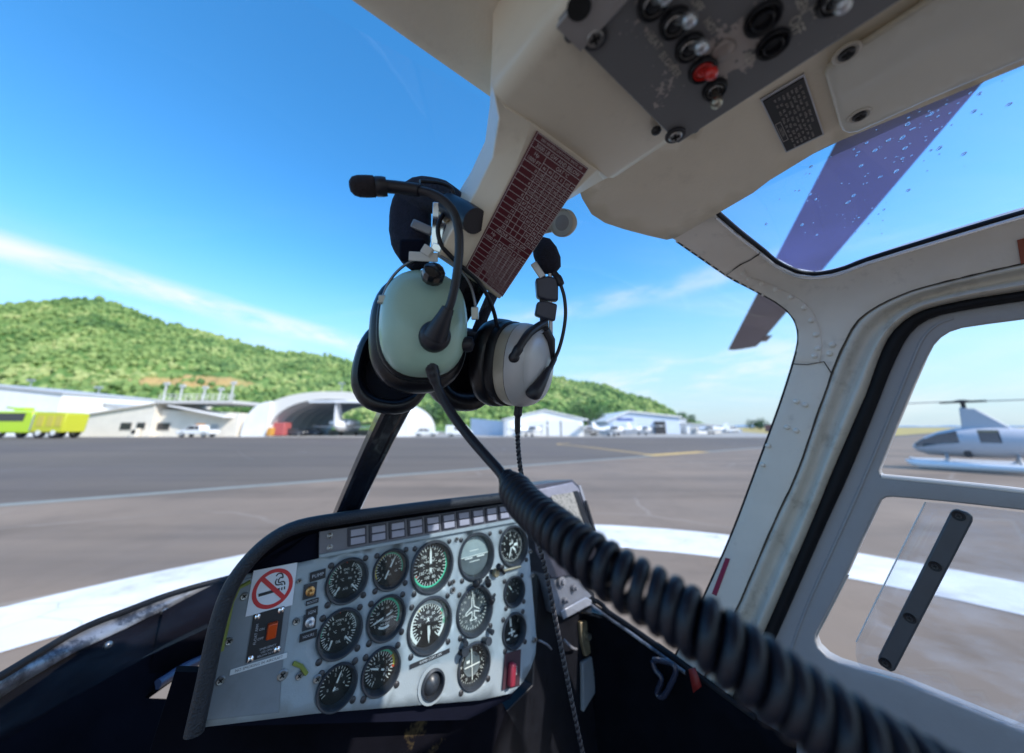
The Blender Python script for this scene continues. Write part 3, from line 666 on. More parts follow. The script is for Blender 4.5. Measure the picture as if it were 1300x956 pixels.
# gabled white hangar in the middle
Y = 70; xk, zk = W(691, 521, Y); xl, zl = W(640, 533, Y); xr, zr = W(740, 532, Y)
t = empty('gabled_hangar', (xk, Y, 0), 'white gabled hangar with sliding doors and a long pale side wall', 'hangar')
b = MB(); wall_poly(b, [(xl, 0), (xl, zl), (xk, zk), (xr, zr), (xr, 0)], Y, 26); b.build('wall', white, t)
b = MB(); slab(b, (xl - .5, zl - .12), (xk, zk), Y, 26, .22, .3); slab(b, (xk, zk), (xr + 1.0, zr - .25), Y, 26, .22, .3); b.build('roof', mat('hangar_roof_white', (.72, .72, .72), .5), t)
xs, zs = W(597, 531, Y + 8)
b = MB(); b.hexa([V((xs, Y + 9, 0)), V((xl - .02, Y + 3, 0)), V((xl - .02, Y + 25, 0)), V((xs, Y + 25, 0))], [V((xs, Y + 9, zs)), V((xl - .02, Y + 3, zl - .2)), V((xl - .02, Y + 25, zl - .2)), V((xs, Y + 25, zs))]); b.build('side_annex', bluew, t)
for a, c in ((643, 694), (695.5, 711), (712.5, 736)):
    x0, x1 = gx(a, Y), gx(c, Y); b = MB(); panel(b, x0, x1, .05, zl * .92, Y - .12, d=.08); b.build('sliding_door', mat('door_white', (.74, .74, .73), .55, var=.05), t)
b = MB()
for u in (695, 712): x = gx(u, Y); panel(b, x - .12, x + .12, .02, zl * .93, Y - .16, d=.1)
b.build('door_gap', mat('gap_grey', (.16, .17, .18), .7), t)

# second hangar with blue lettering
Y = 92; xk, zk = W(798, 523, Y); xl, zl = W(772, 536, Y); xr, zr = W(862, 530, Y)
t = empty('wide_hangar', (xk, Y, 0), 'wide white hangar with small blue lettering under its roof, right of the gabled hangar', 'hangar')
b = MB(); wall_poly(b, [(xl, 0), (xl, zl), (xk, zk), (xr, zr), (xr, 0)], Y, 24); b.build('wall', bluew, t)
b = MB(); slab(b, (xl - .5, zl), (xk, zk), Y, 24, .3, .6); slab(b, (xk, zk), (xr + .6, zr), Y, 24, .3, .6); b.build('roof', white, t)
b = MB(); panel(b, xl + 1, xr - 6, 0, zl * .62, Y - .06, d=.06); b.build('open_bay', mat('bay_grey', (.24, .27, .31), .7), t)
b = MB(); x, z = W(794, 532.5, Y)
for k in range(7): panel(b, x - 2.2 + k * .62, x - 1.75 + k * .62, z - .32, z + .32, Y - .05, d=.04)
b.build('lettering', mat('letter_blue', (.08, .12, .4), .5), t)
b = MB(); x0, x1 = gx(831, Y), gx(844, Y); panel(b, x0, x1, 0, 3.2, Y - .3, d=.25); b.build('side_office', dkgl, t)
# row of low sheds running off to the right
for (u0, u1, v, Y, m, lab) in ((845, 872, 531.5, 98, white, 'low white flat-roofed shed directly right of the wide hangar'), (871, 897, 538, 92, white, 'low white flat shed nearest the taxiway in the row on the right'),
                               (898, 915, 539.5, 104, cream, 'small cream shed second from the right end of the row'), (931, 941, 545, 125, bluew, 'tiny pale shed at the right end of the row')):
    x0, z = W(u0, v, Y); x1 = gx(u1, Y)
    t = empty('low_shed', ((x0 + x1) / 2, Y, 0), lab, 'shed', 'low sheds right of the hangars')
    b = MB(); wall_poly(b, [(x0, 0), (x0, z), (x1, z - .3), (x1, 0)], Y, 12); b.build('wall', m, t)
    b = MB(); slab(b, (x0 - .3, z), (x1 + .3, z - .3), Y, 12, .25, .4); b.build('roof', roofm, t)
    b = MB(); panel(b, x0 + (x1 - x0) * .2, x0 + (x1 - x0) * .5, 0, z * .7, Y - .05); b.build('door', greyb, t)
t = empty('signal_hut', (gx(985, 140), 140, 0), 'small dull red hut beyond the far end of the taxiway', 'hut')
b = MB(); x = gx(985, 140); b.box(V((x, 140, 1.3)), V((3, 0, 0)), V((0, 2, 0)), V((0, 0, 1.3))); b.build('wall', mat('dull_red', (.30, .13, .13), .7), t)
b = MB(); slab(b, (x - 3.3, 2.6), (x + 3.3, 2.6), 138, 4, .3, .3); b.build('roof', roofm, t)

# small white planes parked by the hangars
def plane(x, Y, rz, label, sc=1.0, first=[None]):
    if first[0] is None:
        t = empty('light_plane', (0, 0, 0), label, 'light aircraft', 'small white planes parked by the hangars')
        b = MB(); b.lathe(V((-3.2, 0, 1.25)), V((1, 0, 0)), [(.05, 0), (.18, .3), (.36, 1.6), (.58, 3), (.62, 4.4), (.5, 5.6), (.36, 6.3), (.08, 6.6)], 0, 14, sy=.85); b.build('fuselage', acwhite, t)
        for s in (-1, 1):
            b = MB(); b.hexa([V((1.9, s * .4, 1.75)), V((.4, s * .4, 1.75)), V((.55, s * 5.2, 1.9)), V((1.7, s * 5.2, 1.9))], [V((1.9, s * .4, 1.93)), V((.4, s * .4, 1.85)), V((.55, s * 5.2, 1.96)), V((1.7, s * 5.2, 2.02))]); b.build('wing', acwhite, t)
            b = MB(); b.tube([V((.6, s * .5, 1.0)), V((.6, s * 1.1, .25))], .07, n=6); b.lathe(V((.6, s * 1.1 - .08, .25)), V((0, 1, 0)), [(.25, 0), (.25, .16)], 1, 12); b.build('landing_gear', [metal, rubber], t)
            b = MB(); b.prism([V((2.2, s * .5, 1.4)), V((1.5, s * .56, 1.7)), V((.3, s * .56, 1.7)), V((.1, s * .52, 1.4))], V((0, s * .05, 0))); b.build('window', dkgl, t)
        b = MB(); b.prism([V((-3.1, -.05, 1.3)), V((-2.0, -.05, 1.45)), V((-2.9, -.05, 2.7)), V((-3.5, -.05, 2.7))], V((0, .1, 0))); b.build('tail_fin', acwhite, t)
        b = MB(); b.box(V((-2.9, 0, 1.4)), V((.4, 0, 0)), V((0, 1.6, 0)), V((0, 0, .05))); b.build('tailplane', acwhite, t)
        b = MB(); b.box(V((3.42, 0, 1.25)), V((.02, 0, 0)), V((0, .07, 0)), V((0, 0, .9))); b.build('propeller', dark, t)
        t.location = (x, Y, 0); t.rotation_euler = (0, 0, rz); t.scale = (sc,) * 3; first[0] = t; return t
    return copy_tree(first[0], (x, Y, 0), label, rz, sc)
for u, Y, rz, lab in ((668, 66, .5, 'small white plane standing in front of the gabled hangar doors'), (757, 72, 2.6, 'small white plane nearest the right corner of the gabled hangar'), (772, 70, .2, 'small white plane in front of the left side of the wide hangar'),
                      (788, 74, 2.9, 'small white plane in front of the dark bay of the wide hangar'), (812, 78, .4, 'small white plane in front of the right half of the wide hangar'), (905, 86, 3.0, 'small white plane in front of the low sheds on the right')):
    plane(gx(u, Y), Y, rz, lab)

# trees
leafm = mat('tree_leaves', (.075, .17, .03), .7, var=.5, scale=.8); leafd = mat('tree_leaves_dark', (.06, .12, .04), .8, var=.5, scale=.8)
def tree(x, Y, h, r, m, label, nl=900, palm=False, group='trees behind the hangars'):
    t = empty('tree' if not palm else 'palm_tree', (x, Y, 0), label, 'tree' if not palm else 'palm tree', group)
    b = MB(); b.tube([V((x, Y, 0)), V((x + .1, Y, h * .4)), V((x + .25, Y, h * .75))], [h * .035, h * .025, h * .012], n=8)
    if not palm:
        for k in range(5):
            a = k * 1.26; b.tube([V((x + .1, Y, h * (.35 + .06 * k))), V((x + math.cos(a) * r * .6, Y + math.sin(a) * r * .6, h * (.6 + .05 * k)))], [h * .015, h * .005], n=6)
    b.build('trunk', bark, t)
    b = MB()
    if palm:
        for k in range(16):
            a = k * 2.4; e = .5 - .09 * k / 2; c = V((x + .25, Y, h * .75)); o = V((math.cos(a), math.sin(a), 0)); pts = [c + o * (r * s) + V((0, 0, r * (e * s - .75 * s * s))) for s in (0, .25, .5, .75, 1)]
            sd = o.cross(V((0, 0, 1))) * r * .1
            b.grid([[p - sd * q for p, q in zip(pts, (.3, 1, 1, .7, .1))], pts, [p + sd * q for p, q in zip(pts, (.3, 1, 1, .7, .1))]])
    else:
        cl = [(V((x + random.gauss(0, r * .45), Y + random.gauss(0, r * .4), h * .66 + random.gauss(0, h * .15))), r * random.uniform(.28, .5)) for _ in range(14)]
        for _ in range(nl):
            c, rr = random.choice(cl); d = V((random.gauss(0, 1), random.gauss(0, 1), random.gauss(0, 1))).normalized(); p = c + d * rr * random.uniform(.6, 1.05)
            a = V((random.gauss(0, 1), random.gauss(0, 1), random.gauss(0, 1))).normalized(); q = a.cross(d); s = r * random.uniform(.05, .1)
            b.poly([p + a * s, p + q * s * .6, p - a * s, p - q * s * .6])
    b.build('crown', m, t, smooth=False)
for u, Y, h, r, m, lab in ((392, 104, 5, 4.0, leafm, 'bright green bush seen through the left of the arched shelter behind its aircraft'), (402, 106, 4.6, 3.6, leafm, 'green bush right behind the nose of the aircraft under the arch'), (446, 104, 5, 4, leafm, 'bright green bush seen through the right of the arched shelter'),
                           (526, 96, 9, 6, leafd, 'dark tree just right of the arched shelter'), (548, 100, 7.5, 5.5, leafm, 'round green tree between the arched shelter and the gabled hangar'), (573, 104, 8, 5, leafd, 'dark green tree left of the gabled hangar side wall'),
                           (746, 96, 9.2, 5, leafm, 'bright green tree between the gabled hangar and the wide hangar'), (758, 110, 8, 4.5, leafd, 'dark tree behind the gap between the two middle hangars'), (306, 84, 8, 4.6, leafm, 'green tree at the left foot of the arched shelter'),
                           (868, 125, 6, 4, leafd, 'dark tree behind the low white sheds on the right'), (962, 230, 6, 7, leafd, 'dark tree standing alone past the last shed')):
    tree(gx(u, Y), Y, h, r, m, lab)
tree(gx(868, 105), 105, 7.6, 2.0, leafd, 'small palm rising above the low white sheds', palm=True)

# the light helicopter parked to the right, on floats
H0 = V((18.75, 14.35, 0)); t = empty('parked_helicopter', (H0.x, H0.y, 0), 'pale grey light helicopter with tall rotor mast and long white floats, beyond the door window', 'helicopter')
def hp(a, s, z): return H0 + (FV * a + RV * s + V((0, 0, z))) * .85
st = [(2.05, .06, .05, 1.02), (1.95, .22, .2, 1.02), (1.6, .5, .42, 1.08), (1.1, .62, .58, 1.2), (.5, .66, .68, 1.27), (-.1, .66, .70, 1.3), (-.7, .64, .70, 1.3), (-1.4, .58, .62, 1.32), (-2.1, .42, .42, 1.45), (-2.9, .24, .24, 1.62), (-4.5, .17, .17, 1.68), (-6.8, .11, .11, 1.74)]
NA = 20; R_ = [[hp(a, math.sin(2 * PI * k / NA) * w_ * (1.0), zc_ + math.cos(2 * PI * k / NA) * hh) for k in range(NA)] for a, w_, hh, zc_ in st]
b = MB(); g = MB(); base = [p for r in R_ for p in r]; fs, gs = [], []
for i in range(len(st) - 1):
    for k in range(NA):
        f = (i * NA + k, i * NA + (k + 1) % NA, (i + 1) * NA + (k + 1) % NA, (i + 1) * NA + k)
        win = (k in (2, 3, 4, 15, 16, 17) and i in (2, 3, 5)) or (k in (1, 2, 3, 4, 0, 15, 16, 17, 18, 19) and i == 1)
        (gs if win else fs).append(f)
b.add(base, fs); b.build('fuselage', acgrey, t, ang=60)
g.add(base, gs); g.build('window', glass('heli_window', (.42, .48, .55), .9), t, ang=60)
b = MB(); b.box(hp(1.45, 0, 1.02), FV * .2, RV * .35, V((0, 0, .14))); b.box(hp(.35, .3, 1.1), FV * .1, RV * .22, V((0, 0, .42))); b.box(hp(.35, -.3, 1.1), FV * .1, RV * .22, V((0, 0, .42))); b.build('cabin_interior', dark, t, bevel=.05)
b = MB(); b.hexa([hp(.32, -.12, 1.85), hp(.32, .12, 1.85), hp(-1.2, .12, 1.85), hp(-1.2, -.12, 1.85)], [hp(.2, -.08, 2.95), hp(.2, .08, 2.95), hp(-.28, .08, 2.85), hp(-.28, -.08, 2.85)]); b.build('mast_fairing', acgrey, t, bevel=.05)
b = MB(); b.tube([hp(.05, 0, 2.9), hp(.05, 0, 3.18)], .07, n=10); b.lathe(hp(.05, 0, 3.14), V((0, 0, 1)), [(.1, 0), (.22, .03), (.22, .1), (.08, .14)], 0, 14); b.box(hp(.05, 0, 3.2), (FV + RV * .2) * .6, (RV - FV * .2) * .06, V((0, 0, .04))); b.build('rotor_hub', dark, t)
bd = (FV + RV * .12).normalized()
for s in (-1, 1):
    b = MB(); sd = bd.cross(V((0, 0, 1))) * .12; b.grid([[hp(.05, 0, 3.22) + bd * s * q + sd * e + V((0, 0, -.006 * q * q)) for q in (.5, 1.5, 2.5, 3.5, 5.0)] for e in (-1, 1)]); b.build('rotor_blade', mat('blade_grey', (.3, .31, .33), .5), t, solid=.03)
for s in (-1, 1):
    b = MB(); b.tube([hp(2.35, s * 1.05, .42), hp(2.2, s * 1.05, .3), hp(1.9, s * 1.05, .25), hp(-1.9, s * 1.05, .25), hp(-2.3, s * 1.05, .3)], [.04, .10, .145, .145, .07], n=14); b.build('float', acwhite, t)
for a in (1.0, -1.0):
    b = MB(); b.tube([hp(a, -1.05, .4), hp(a, -.55, .75), hp(a, .55, .75), hp(a, 1.05, .4)], .05, n=8); b.build('cross_tube', metal, t)
b = MB(); b.prism([hp(-6.3, -.03, 1.75), hp(-6.9, -.03, 1.7), hp(-7.4, -.03, 2.5), hp(-7.0, -.03, 2.5)], RV * .06); b.build('tail_fin', acgrey, t)
# ------------------------------------------------------------------ cabin materials
beige = mat('roof_liner_beige', (.80, .715, .58), .55, var=.06, scale=9, bump=.12, bscale=420, dirt=((.34, .28, .21), 16, .55, .3, .35), detail=6)
padm = mat('ceiling_pad_beige', (.80, .705, .56), .5, var=.06, scale=8, bump=.15, bscale=380, dirt=((.33, .27, .2), 20, .56, .3, .35), detail=6)
postm = mat('post_cream', (.77, .69, .555), .4, var=.05, scale=12, dirt=((.36, .3, .22), 22, .56, .25, .4), detail=6, coat=.15)
grayp = mat('pillar_grey', (.70, .645, .57), .38, var=.05, scale=12, bump=.1, bscale=300, dirt=((.27, .24, .21), 26, .57, .2, .5), detail=7, coat=.15)
jambm = mat('door_jamb_grey', (.56, .52, .45), .4, var=.07, scale=20, dirt=((.2, .165, .12), 34, .52, .2, .55), detail=7)
doorm = mat('door_inner_grey', (.29, .29, .305), .42, var=.05, scale=12, bump=.1, bscale=300, dirt=((.22, .21, .21), 30, .58, .2, .4), detail=6)
seal = mat('rubber_seal', (.005, .0055, .008), .6, spec=.25, var=.3, scale=60)
blk = mat('black_plastic', (.007, .0075, .011), .42, spec=.35, var=.25, scale=40)
blkm = mat('black_crackle', (.010, .011, .016), .5, var=.3, scale=60, bump=.9, bscale=520)
navy = mat('navy_matt', (.005, .006, .014), .8, spec=.08, var=.25, scale=20)  # plain near-black navy colour
nose = mat('nose_interior', (.005, .005, .008), .9, spec=.04, var=.4, scale=9, dirt=((.14, .10, .045), 7, .63, .05, .5), detail=5)
alum = mat('bare_aluminium', (.50, .50, .52), .35, .85, var=.1, scale=40)
chrome = mat('polished_steel', (.75, .75, .77), .14, 1.0, var=.04, scale=30)
screwm = mat('screw_steel', (.32, .31, .30), .35, .9, var=.15, scale=90)
screwd = mat('screw_black', (.05, .05, .055), .4, .5, var=.2, scale=90)
slotm = mat('screw_slot', (.008, .008, .008), .8)
wtxt = mat('placard_white', (.55, .50, .51), .6, var=.1, scale=60)
maroon = mat('placard_maroon', (.10, .008, .018), .45, var=.12, scale=30, coat=.1)
silv = mat('panel_silver', (.31, .365, .40), .42, .1, var=.06, scale=14, bump=.15, bscale=600, dirt=((.25, .27, .29), 24, .56, .25, .4), detail=6)
olive = mat('primer_green', (.20, .23, .04), .6)
wshield = glass('windshield_glass', (.985, .99, 1.0), .6, .06, 2.5)
skyg = glass('roof_window_tint', (.80, .92, 1.0), .6, .08, 5.0, base=.115, hcol=(.26, .32, 1.0))
doorg = glass('door_glass', (.97, .98, .99), .35, .04, 4)
plexi = glass('scratched_acrylic', (.9, .92, .95), .8, .22, 9)

HB = HW(R0, -.6, -1.7)
heli = empty('cockpit_helicopter', HB, 'helicopter with beige roof liner, grey pillars and silver instrument panel, seen from inside its cockpit', 'helicopter')

# ---------------- roof
def extr_r(prof, r0, r1): return [[HW(r0, f, z) for f, z in prof], [HW(r1, f, z) for f, z in prof]]
prof = [(-1.3, .33), (-1.3, .302), (-.6, .300), (.10, .292), (.175, .286), (.195, .2855), (.205, .289), (.208, .297), (.204, .306), (.16, .322), (-.6, .335)]
b = MB(); b.rings(extr_r(prof, -.10, R0 + .29)); b.build('roof_liner', beige, heli, ang=50)
b = MB(); b.rings(extr_r([(-1.3, .33), (-1.3, .30), (.14, .288), (.2, .286), (.207, .296), (.16, .32)], -.42, -.101)); b.build('roof_edge', beige, heli, ang=50)
# unseen rear structure, added to block light; bulkhead kept low to admit sky light
b = MB(); b.box(HW(R0, -1.0, -.62), RV * .60, FV * .03, UV * .55); b.build('rear_bulkhead', mat('rear_trim', (.45, .41, .35), .8), heli, bevel=.01)
b = MB(); b.box(HW(R0 + .40, -.62, .268), RV * .16, FV * .36, UV * .008); b.build('rear_roof', beige, heli)
b = MB(); b.box(HW(R0 - .40, -.46, .268), RV * .16, FV * .55, UV * .008); b.build('left_roof', beige, heli)
b = MB(); b.box(HW(R0, -.25, -1.06), RV * .6, FV * 1.0, UV * .02); b.build('cabin_floor', mat('floor_carpet', (.012, .012, .015), .95, var=.3, scale=60), heli)

# ceiling pad, data plate, access cover
pad = [(734, 238), (739, 252), (751, 272), (768, 283), (792, 291), (822, 299), (846, 304.5), (858, 302), (956, 245), (977, 229), (1046, 187), (1300, 83), (1500, 0), (1500, -180), (1080, 0), (857, 175), (800, 195)]
b = MB(); b.patch(pad, lambda u, v: sh(u, v, -.014), step=18); b.build('ceiling_pad', padm, heli, solid=.022, bevel=.006, seg=3, ang=50)
acc = [(1046, 90), (1049, 80), (1060, 71), (1150, 12), (1290, -85), (1420, -140), (1460, -60), (1300, 66), (1180, 118), (1088, 160.5), (1076, 163), (1068, 160), (1064, 153)]
b = MB(); b.patch(acc, lambda u, v: sh(u, v, -.016), step=16); ap = b.build('access_cover', mat('cover_grey_beige', (.62, .595, .52), .3, var=.05, scale=10, coat=.25), heli, solid=.006, offs=1, bevel=.002, ang=50)
def screw(parent, p, nrm, r, m=None, name='screw', h=.0015):
    b = MB(); b.lathe(p - nrm * .002, nrm, [(r, 0), (r, .002 + h * .5), (r * .85, .002 + h), (r * .3, .002 + h * .8)], 0, 16)
    x = nrm.cross(V((.3, .5, .8))).normalized(); y = nrm.cross(x)
    for a, c in ((x, y), (y, x)): b.box(p + nrm * (h + .0001), a * r * .6, c * r * .13, nrm * .0004, 1)
    return b.build(name, [m or screwm, slotm], parent, ang=40)
for u, v in ((1075, 68), (1091, 147)):
    p = sh(u, v, -.0225); nn = shell_n(p)
    b = MB(); b.lathe(p, nn, [(.0075, -.001), (.0075, .0003), (.0062, .0008), (.0045, -.0002)], 0, 20); b.build('screw_cup', jambm, ap, ang=40)
    screw(ap, p + nn * .0005, nn, .0044, screwd)
q = [sh(u, v, -.0145) for u, v in ((967, 127.5), (1018.7, 90), (1046, 168), (998, 194.5))]
nn = shell_n(q[0]); o = (q[0] + q[1] + q[2] + q[3]) / 4; dx = ((q[3] - q[0]) + (q[2] - q[1])).normalized(); dy = nn.cross(dx)
L = ((q[3] - q[0]).length + (q[2] - q[1]).length) / 4; Wd = ((q[1] - q[0]).length + (q[2] - q[3]).length) / 4
b = MB(); b.box(o, dx * L, dy * Wd, nn * .001, 0)
b.box(o + nn * .0012, dx * L * .93, dy * Wd * .93, nn * .0006, 1)
M = frame(o + nn * .002, dx, dy)
rnd = random.Random(4)
for k in range(8):                              # worn, unreadable engraved lines
    y = Wd * (.72 - .195 * k) if k < 7 else -Wd * .75
    if k == 7: continue
    x = -L * .8; lim = L * (.85 if k else .35)
    while x < lim:
        wl = L * rnd.uniform(.08, .22)
        for c in range(max(2, int(wl / (L * .05)))):
            xx = x + c * L * .05; hh = Wd * .055 * rnd.choice((.8, 1, 1))
            b.box(M @ V((xx, y, 0)), dx * L * .006, dy * hh, nn * .0001, 2)
            if rnd.random() < .7: b.box(M @ V((xx + L * .014, y + hh * rnd.choice((-1, 0, 1)) * .9, 0)), dx * L * .015, dy * Wd * .012, nn * .0001, 2)
        x += wl + L * .06
bx_y = -Wd * .74
for s in (-1, 1):
    b.box(M @ V((L * .2, bx_y + s * Wd * .13, 0)), dx * L * .33, dy * Wd * .012, nn * .0001, 2); b.box(M @ V((L * .2 + s * L * .33, bx_y, 0)), dx * L * .008, dy * Wd * .13, nn * .0001, 2)
b.text('CAUTION', frame(M @ V((L * .2, bx_y, .0001)), dx, dy), Wd * .21, 2)
b.build('data_plate', [alum, mat('plate_black', (.018, .016, .018), .35, var=.2, scale=60), mat('engraving', (.42, .38, .36), .5)], heli, bevel=.0006)

# ---------------- overhead console
b = MB(); cz = .213
sec = lambda f, zz: [HW(.100, f, .303), HW(.100, f, zz + .012), HW(.103, f, zz + .004), HW(.112, f, zz), HW(.224, f, zz), HW(.233, f, zz + .004), HW(.236, f, zz + .012), HW(.236, f, .303)]
b.rings([sec(-1.0, cz), sec(-.3, cz), sec(.10, cz), sec(.150, cz)]); cons = b.build('overhead_console', postm, heli, ang=50)
PZ = .2045
pc = [Hz(712, 25, PZ), Hz(857, 185, PZ)]
h0, h1 = hc(pc[0] - EYE), hc(pc[1] - EYE); rl, rr_, ff = h0.x, h1.x, (h0.y + h1.y) / 2
pan = bpy.data.materials.new('switch_panel_paint'); n, bs = nt(pan); tcx = N(n, 'ShaderNodeNewGeometry')
nz = N(n, 'ShaderNodeTexNoise', Scale=230.0, Detail=5.0, Roughness=.65); n.links.new(tcx.outputs['Position'], nz.inputs['Vector'])
nz2 = N(n, 'ShaderNodeTexNoise', Scale=420.0, Detail=2.0); n.links.new(tcx.outputs['Position'], nz2.inputs['Vector'])
msk = None
for (u, v, rad, amp) in ((930, 62, .0125, 1), (917, 82, .0085, .95), (938, 48, .009, .9), (843, 108, .0085, .5), (818, 22, .008, .45), (950, 76, .006, .8), (853, 86, .005, .5), (836, 130, .006, .4)):
    d = N(n, 'ShaderNodeVectorMath', operation='DISTANCE'); n.links.new(tcx.outputs['Position'], d.inputs[0]); d.inputs[1].default_value = Hz(u, v, PZ)
    r_ = N(n, 'ShaderNodeMapRange'); r_.inputs['From Max'].default_value = rad * 1.9; r_.inputs['To Min'].default_value = amp; r_.inputs['To Max'].default_value = 0; n.links.new(d.outputs['Value'], r_.inputs['Value'])
    if msk is None: msk = r_.outputs[0]
    else:
        a = N(n, 'ShaderNodeMath', operation='MAXIMUM'); n.links.new(msk, a.inputs[0]); n.links.new(r_.outputs[0], a.inputs[1]); msk = a.outputs[0]
a = N(n, 'ShaderNodeMath', operation='ADD'); n.links.new(msk, a.inputs[0])
cc_ = N(n, 'ShaderNodeMath', operation='MULTIPLY_ADD'); cc_.inputs[1].default_value = 2.2; cc_.inputs[2].default_value = -.6; n.links.new(nz.outputs['Fac'], cc_.inputs[0]); n.links.new(cc_.outputs[0], a.inputs[1])
g_ = N(n, 'ShaderNodeMapRange'); g_.inputs['From Min'].default_value = .93; g_.inputs['From Max'].default_value = .97; n.links.new(a.outputs[0], g_.inputs['Value'])
sp = N(n, 'ShaderNodeMapRange'); sp.inputs['From Min'].default_value = .735; sp.inputs['From Max'].default_value = .75; n.links.new(nz2.outputs['Fac'], sp.inputs['Value'])
mxx = N(n, 'ShaderNodeMath', operation='MAXIMUM'); n.links.new(g_.outputs[0], mxx.inputs[0]); n.links.new(sp.outputs[0], mxx.inputs[1])
cr_ = N(n, 'ShaderNodeMixRGB'); cr_.inputs['Color1'].default_value = (.150, .150, .155, 1); cr_.inputs['Color2'].default_value = (.42, .37, .34, 1); n.links.new(mxx.outputs[0], cr_.inputs['Fac']); n.links.new(cr_.outputs[0], bs.inputs['Base Color'])
bs.inputs['Roughness'].default_value = .5
bp = N(n, 'ShaderNodeBump', Strength=.5, Distance=.0006); bp.invert = True; n.links.new(mxx.outputs[0], bp.inputs['Height']); n.links.new(bp.outputs['Normal'], bs.inputs['Normal'])
b = MB(); zt = PZ
b.hexa([HW(rl, ff, zt), HW(rr_, ff, zt), HW(rr_, -.75, zt), HW(rl, -.75, zt)], [HW(rl, ff, zt + .0035), HW(rr_, ff, zt + .0035), HW(rr_, -.75, zt + .0035), HW(rl, -.75, zt + .0035)], 0)
b.hexa([HW(rl + .004, ff - .004, zt + .003), HW(rr_ - .004, ff - .004, zt + .003), HW(rr_ - .004, -.75, zt + .003), HW(rl + .004, -.75, zt + .003)], [HW(rl + .004, ff - .004, cz + .006), HW(rr_ - .004, ff - .004, cz + .006), HW(rr_ - .004, -.75, cz + .006), HW(rl + .004, -.75, cz + .006)], 1)
sp_ = b.build('switch_panel', [pan, alum], cons, bevel=.0009)
DN = V((0, 0, -1))
b = MB(); p0 = Hz(716, 30, PZ); b.hexa([HW(rl - .0005, ff + .001, PZ - .0022), HW(rl + .019, ff + .001, PZ - .0022), HW(rl + .019, ff - .12, PZ - .0022), HW(rl - .0005, ff - .12, PZ - .0022)], [HW(rl - .0005, ff + .001, PZ), HW(rl + .019, ff + .001, PZ), HW(rl + .019, ff - .12, PZ), HW(rl - .0005, ff - .12, PZ)])
b.build('edge_plate', mat('worn_grey', (.38, .355, .345), .45, .3, var=.1, scale=40), cons, bevel=.0006)
for u, v in ((755, 46), (857, 171)):
    p = Hz(u, v, PZ - .0002); b = MB(); b.lathe(p, DN, [(.0068, 0), (.0068, .0012), (.0052, .0014)], 0, 20); b.build('screw_washer', screwd, cons, ang=40); screw(cons, p + DN * .0012, DN, .0046)
for u, v in ((735, 8),):
    p = Hz(u, v, PZ - .0026); b = MB(); b.lathe(p, DN, [(.006, 0), (.006, .0012), (.004, .0014)], 0, 20); b.build('panel_hole', slotm, cons, ang=40)
for u, v in ((724, 45), (833, 166), (882, 163)):
    p = Hz(u, v, PZ + .005); b = MB(); b.ell(p, RV * .0035, FV * .0035, UV * .003); b.build('side_screw', screwd, cons)
tb = (-FV * .55 - RV * .15 - UV).normalized()   # how the levers lean
def toggle(u, v, ut, vt, m_lever, big=.64, guard=None):
    p = Hz(u, v, PZ); o = MB()
    o.lathe(p, DN, [(.0118 * big, -.001), (.0118 * big, .0025), (.0104 * big, .0036), (.0092 * big, .0030), (.0088 * big, .0012)], 0, 28)
    o.lathe(p, DN, [(.0080 * big, .001), (.0079 * big, .0030), (.0070 * big, .0036), (.0064 * big, .0026)], 1, 28, cap=False)
    o.lathe(p, DN, [(.0064 * big, .001), (.0062 * big, .0022), (.0045 * big, .0030), (.003 * big, .0032)], 1 if guard else 0, 20)
    s = o.build('toggle_switch', [blk, guard or screwm], cons, ang=40)
    q = Hz(ut, vt, PZ - .021)
    k = MB(); d = q - p; pts = [p + d * t for t in (.15, .45, .72, .88, 1.0, 1.06)]
    k.tube(pts, [.0014, .0016, .0019, .0033, .0030, .0006], 0, 14); k.build('lever', m_lever, cons, ang=60)
redp = mat('red_plastic', (.62, .018, .012), .3, var=.08, scale=50, coat=.3); brassy = mat('worn_nickel', (.38, .35, .29), .3, .9, var=.1, scale=60)
toggle(829, 3, 846, -6, alum); toggle(856, 28, 877, 25, alum); toggle(875, 59, 892, 59, alum); toggle(892, 87, 904, 94, redp, .66, redp); toggle(907, 112, 910, 132, brassy, .58)
toggle(1060, -4, 1071, 8, alum)
for u, v, r in ((968, 23, .0084), (981, 55, .0080)):
    p = Hz(u, v, PZ); o = MB(); o.lathe(p, DN, [(r, -.001), (r, .002), (r * .93, .0028), (r * .62, -.0002), (r * .6, .0025), (r * .5, .003), (r * .45, .001), (.001, .001)], 0, 30); o.build('breaker_button', blk, cons, ang=40)
p = Hz(918, 64, PZ); o = MB(); o.lathe(p, DN, [(.0062, 0), (.0062, .001), (.005, .0022), (.001, .0024)], 0, 20); o.build('blank_plug', mat('worn_plug', (.36, .31, .28), .5, .3), cons, ang=50)
wl = mat('worn_legend', (.55, .52, .44), .6, var=.3, scale=150)
def otext(s, u, v, size, xd=None, m=0):
    b = MB(); b.text(s, frame(Hz(u, v, PZ - .0006), xd or RV, (xd or RV).cross(UV) * -1 if False else DN.cross(xd or RV)), size, m); b.build('legend', wl, cons, smooth=False)
otext('HEAT', 830, 52, .0052); otext('BLOWER', 851, 83, .0052); otext('OFF', 885, 6, .005); otext('HOT', 902, 34, .005); otext('OFF', 1011, 33, .007); otext('GEN', 1018, 6, .0055); otext('LTS', 1036, 14, .0055); otext('RES', 951, 74, .0055)

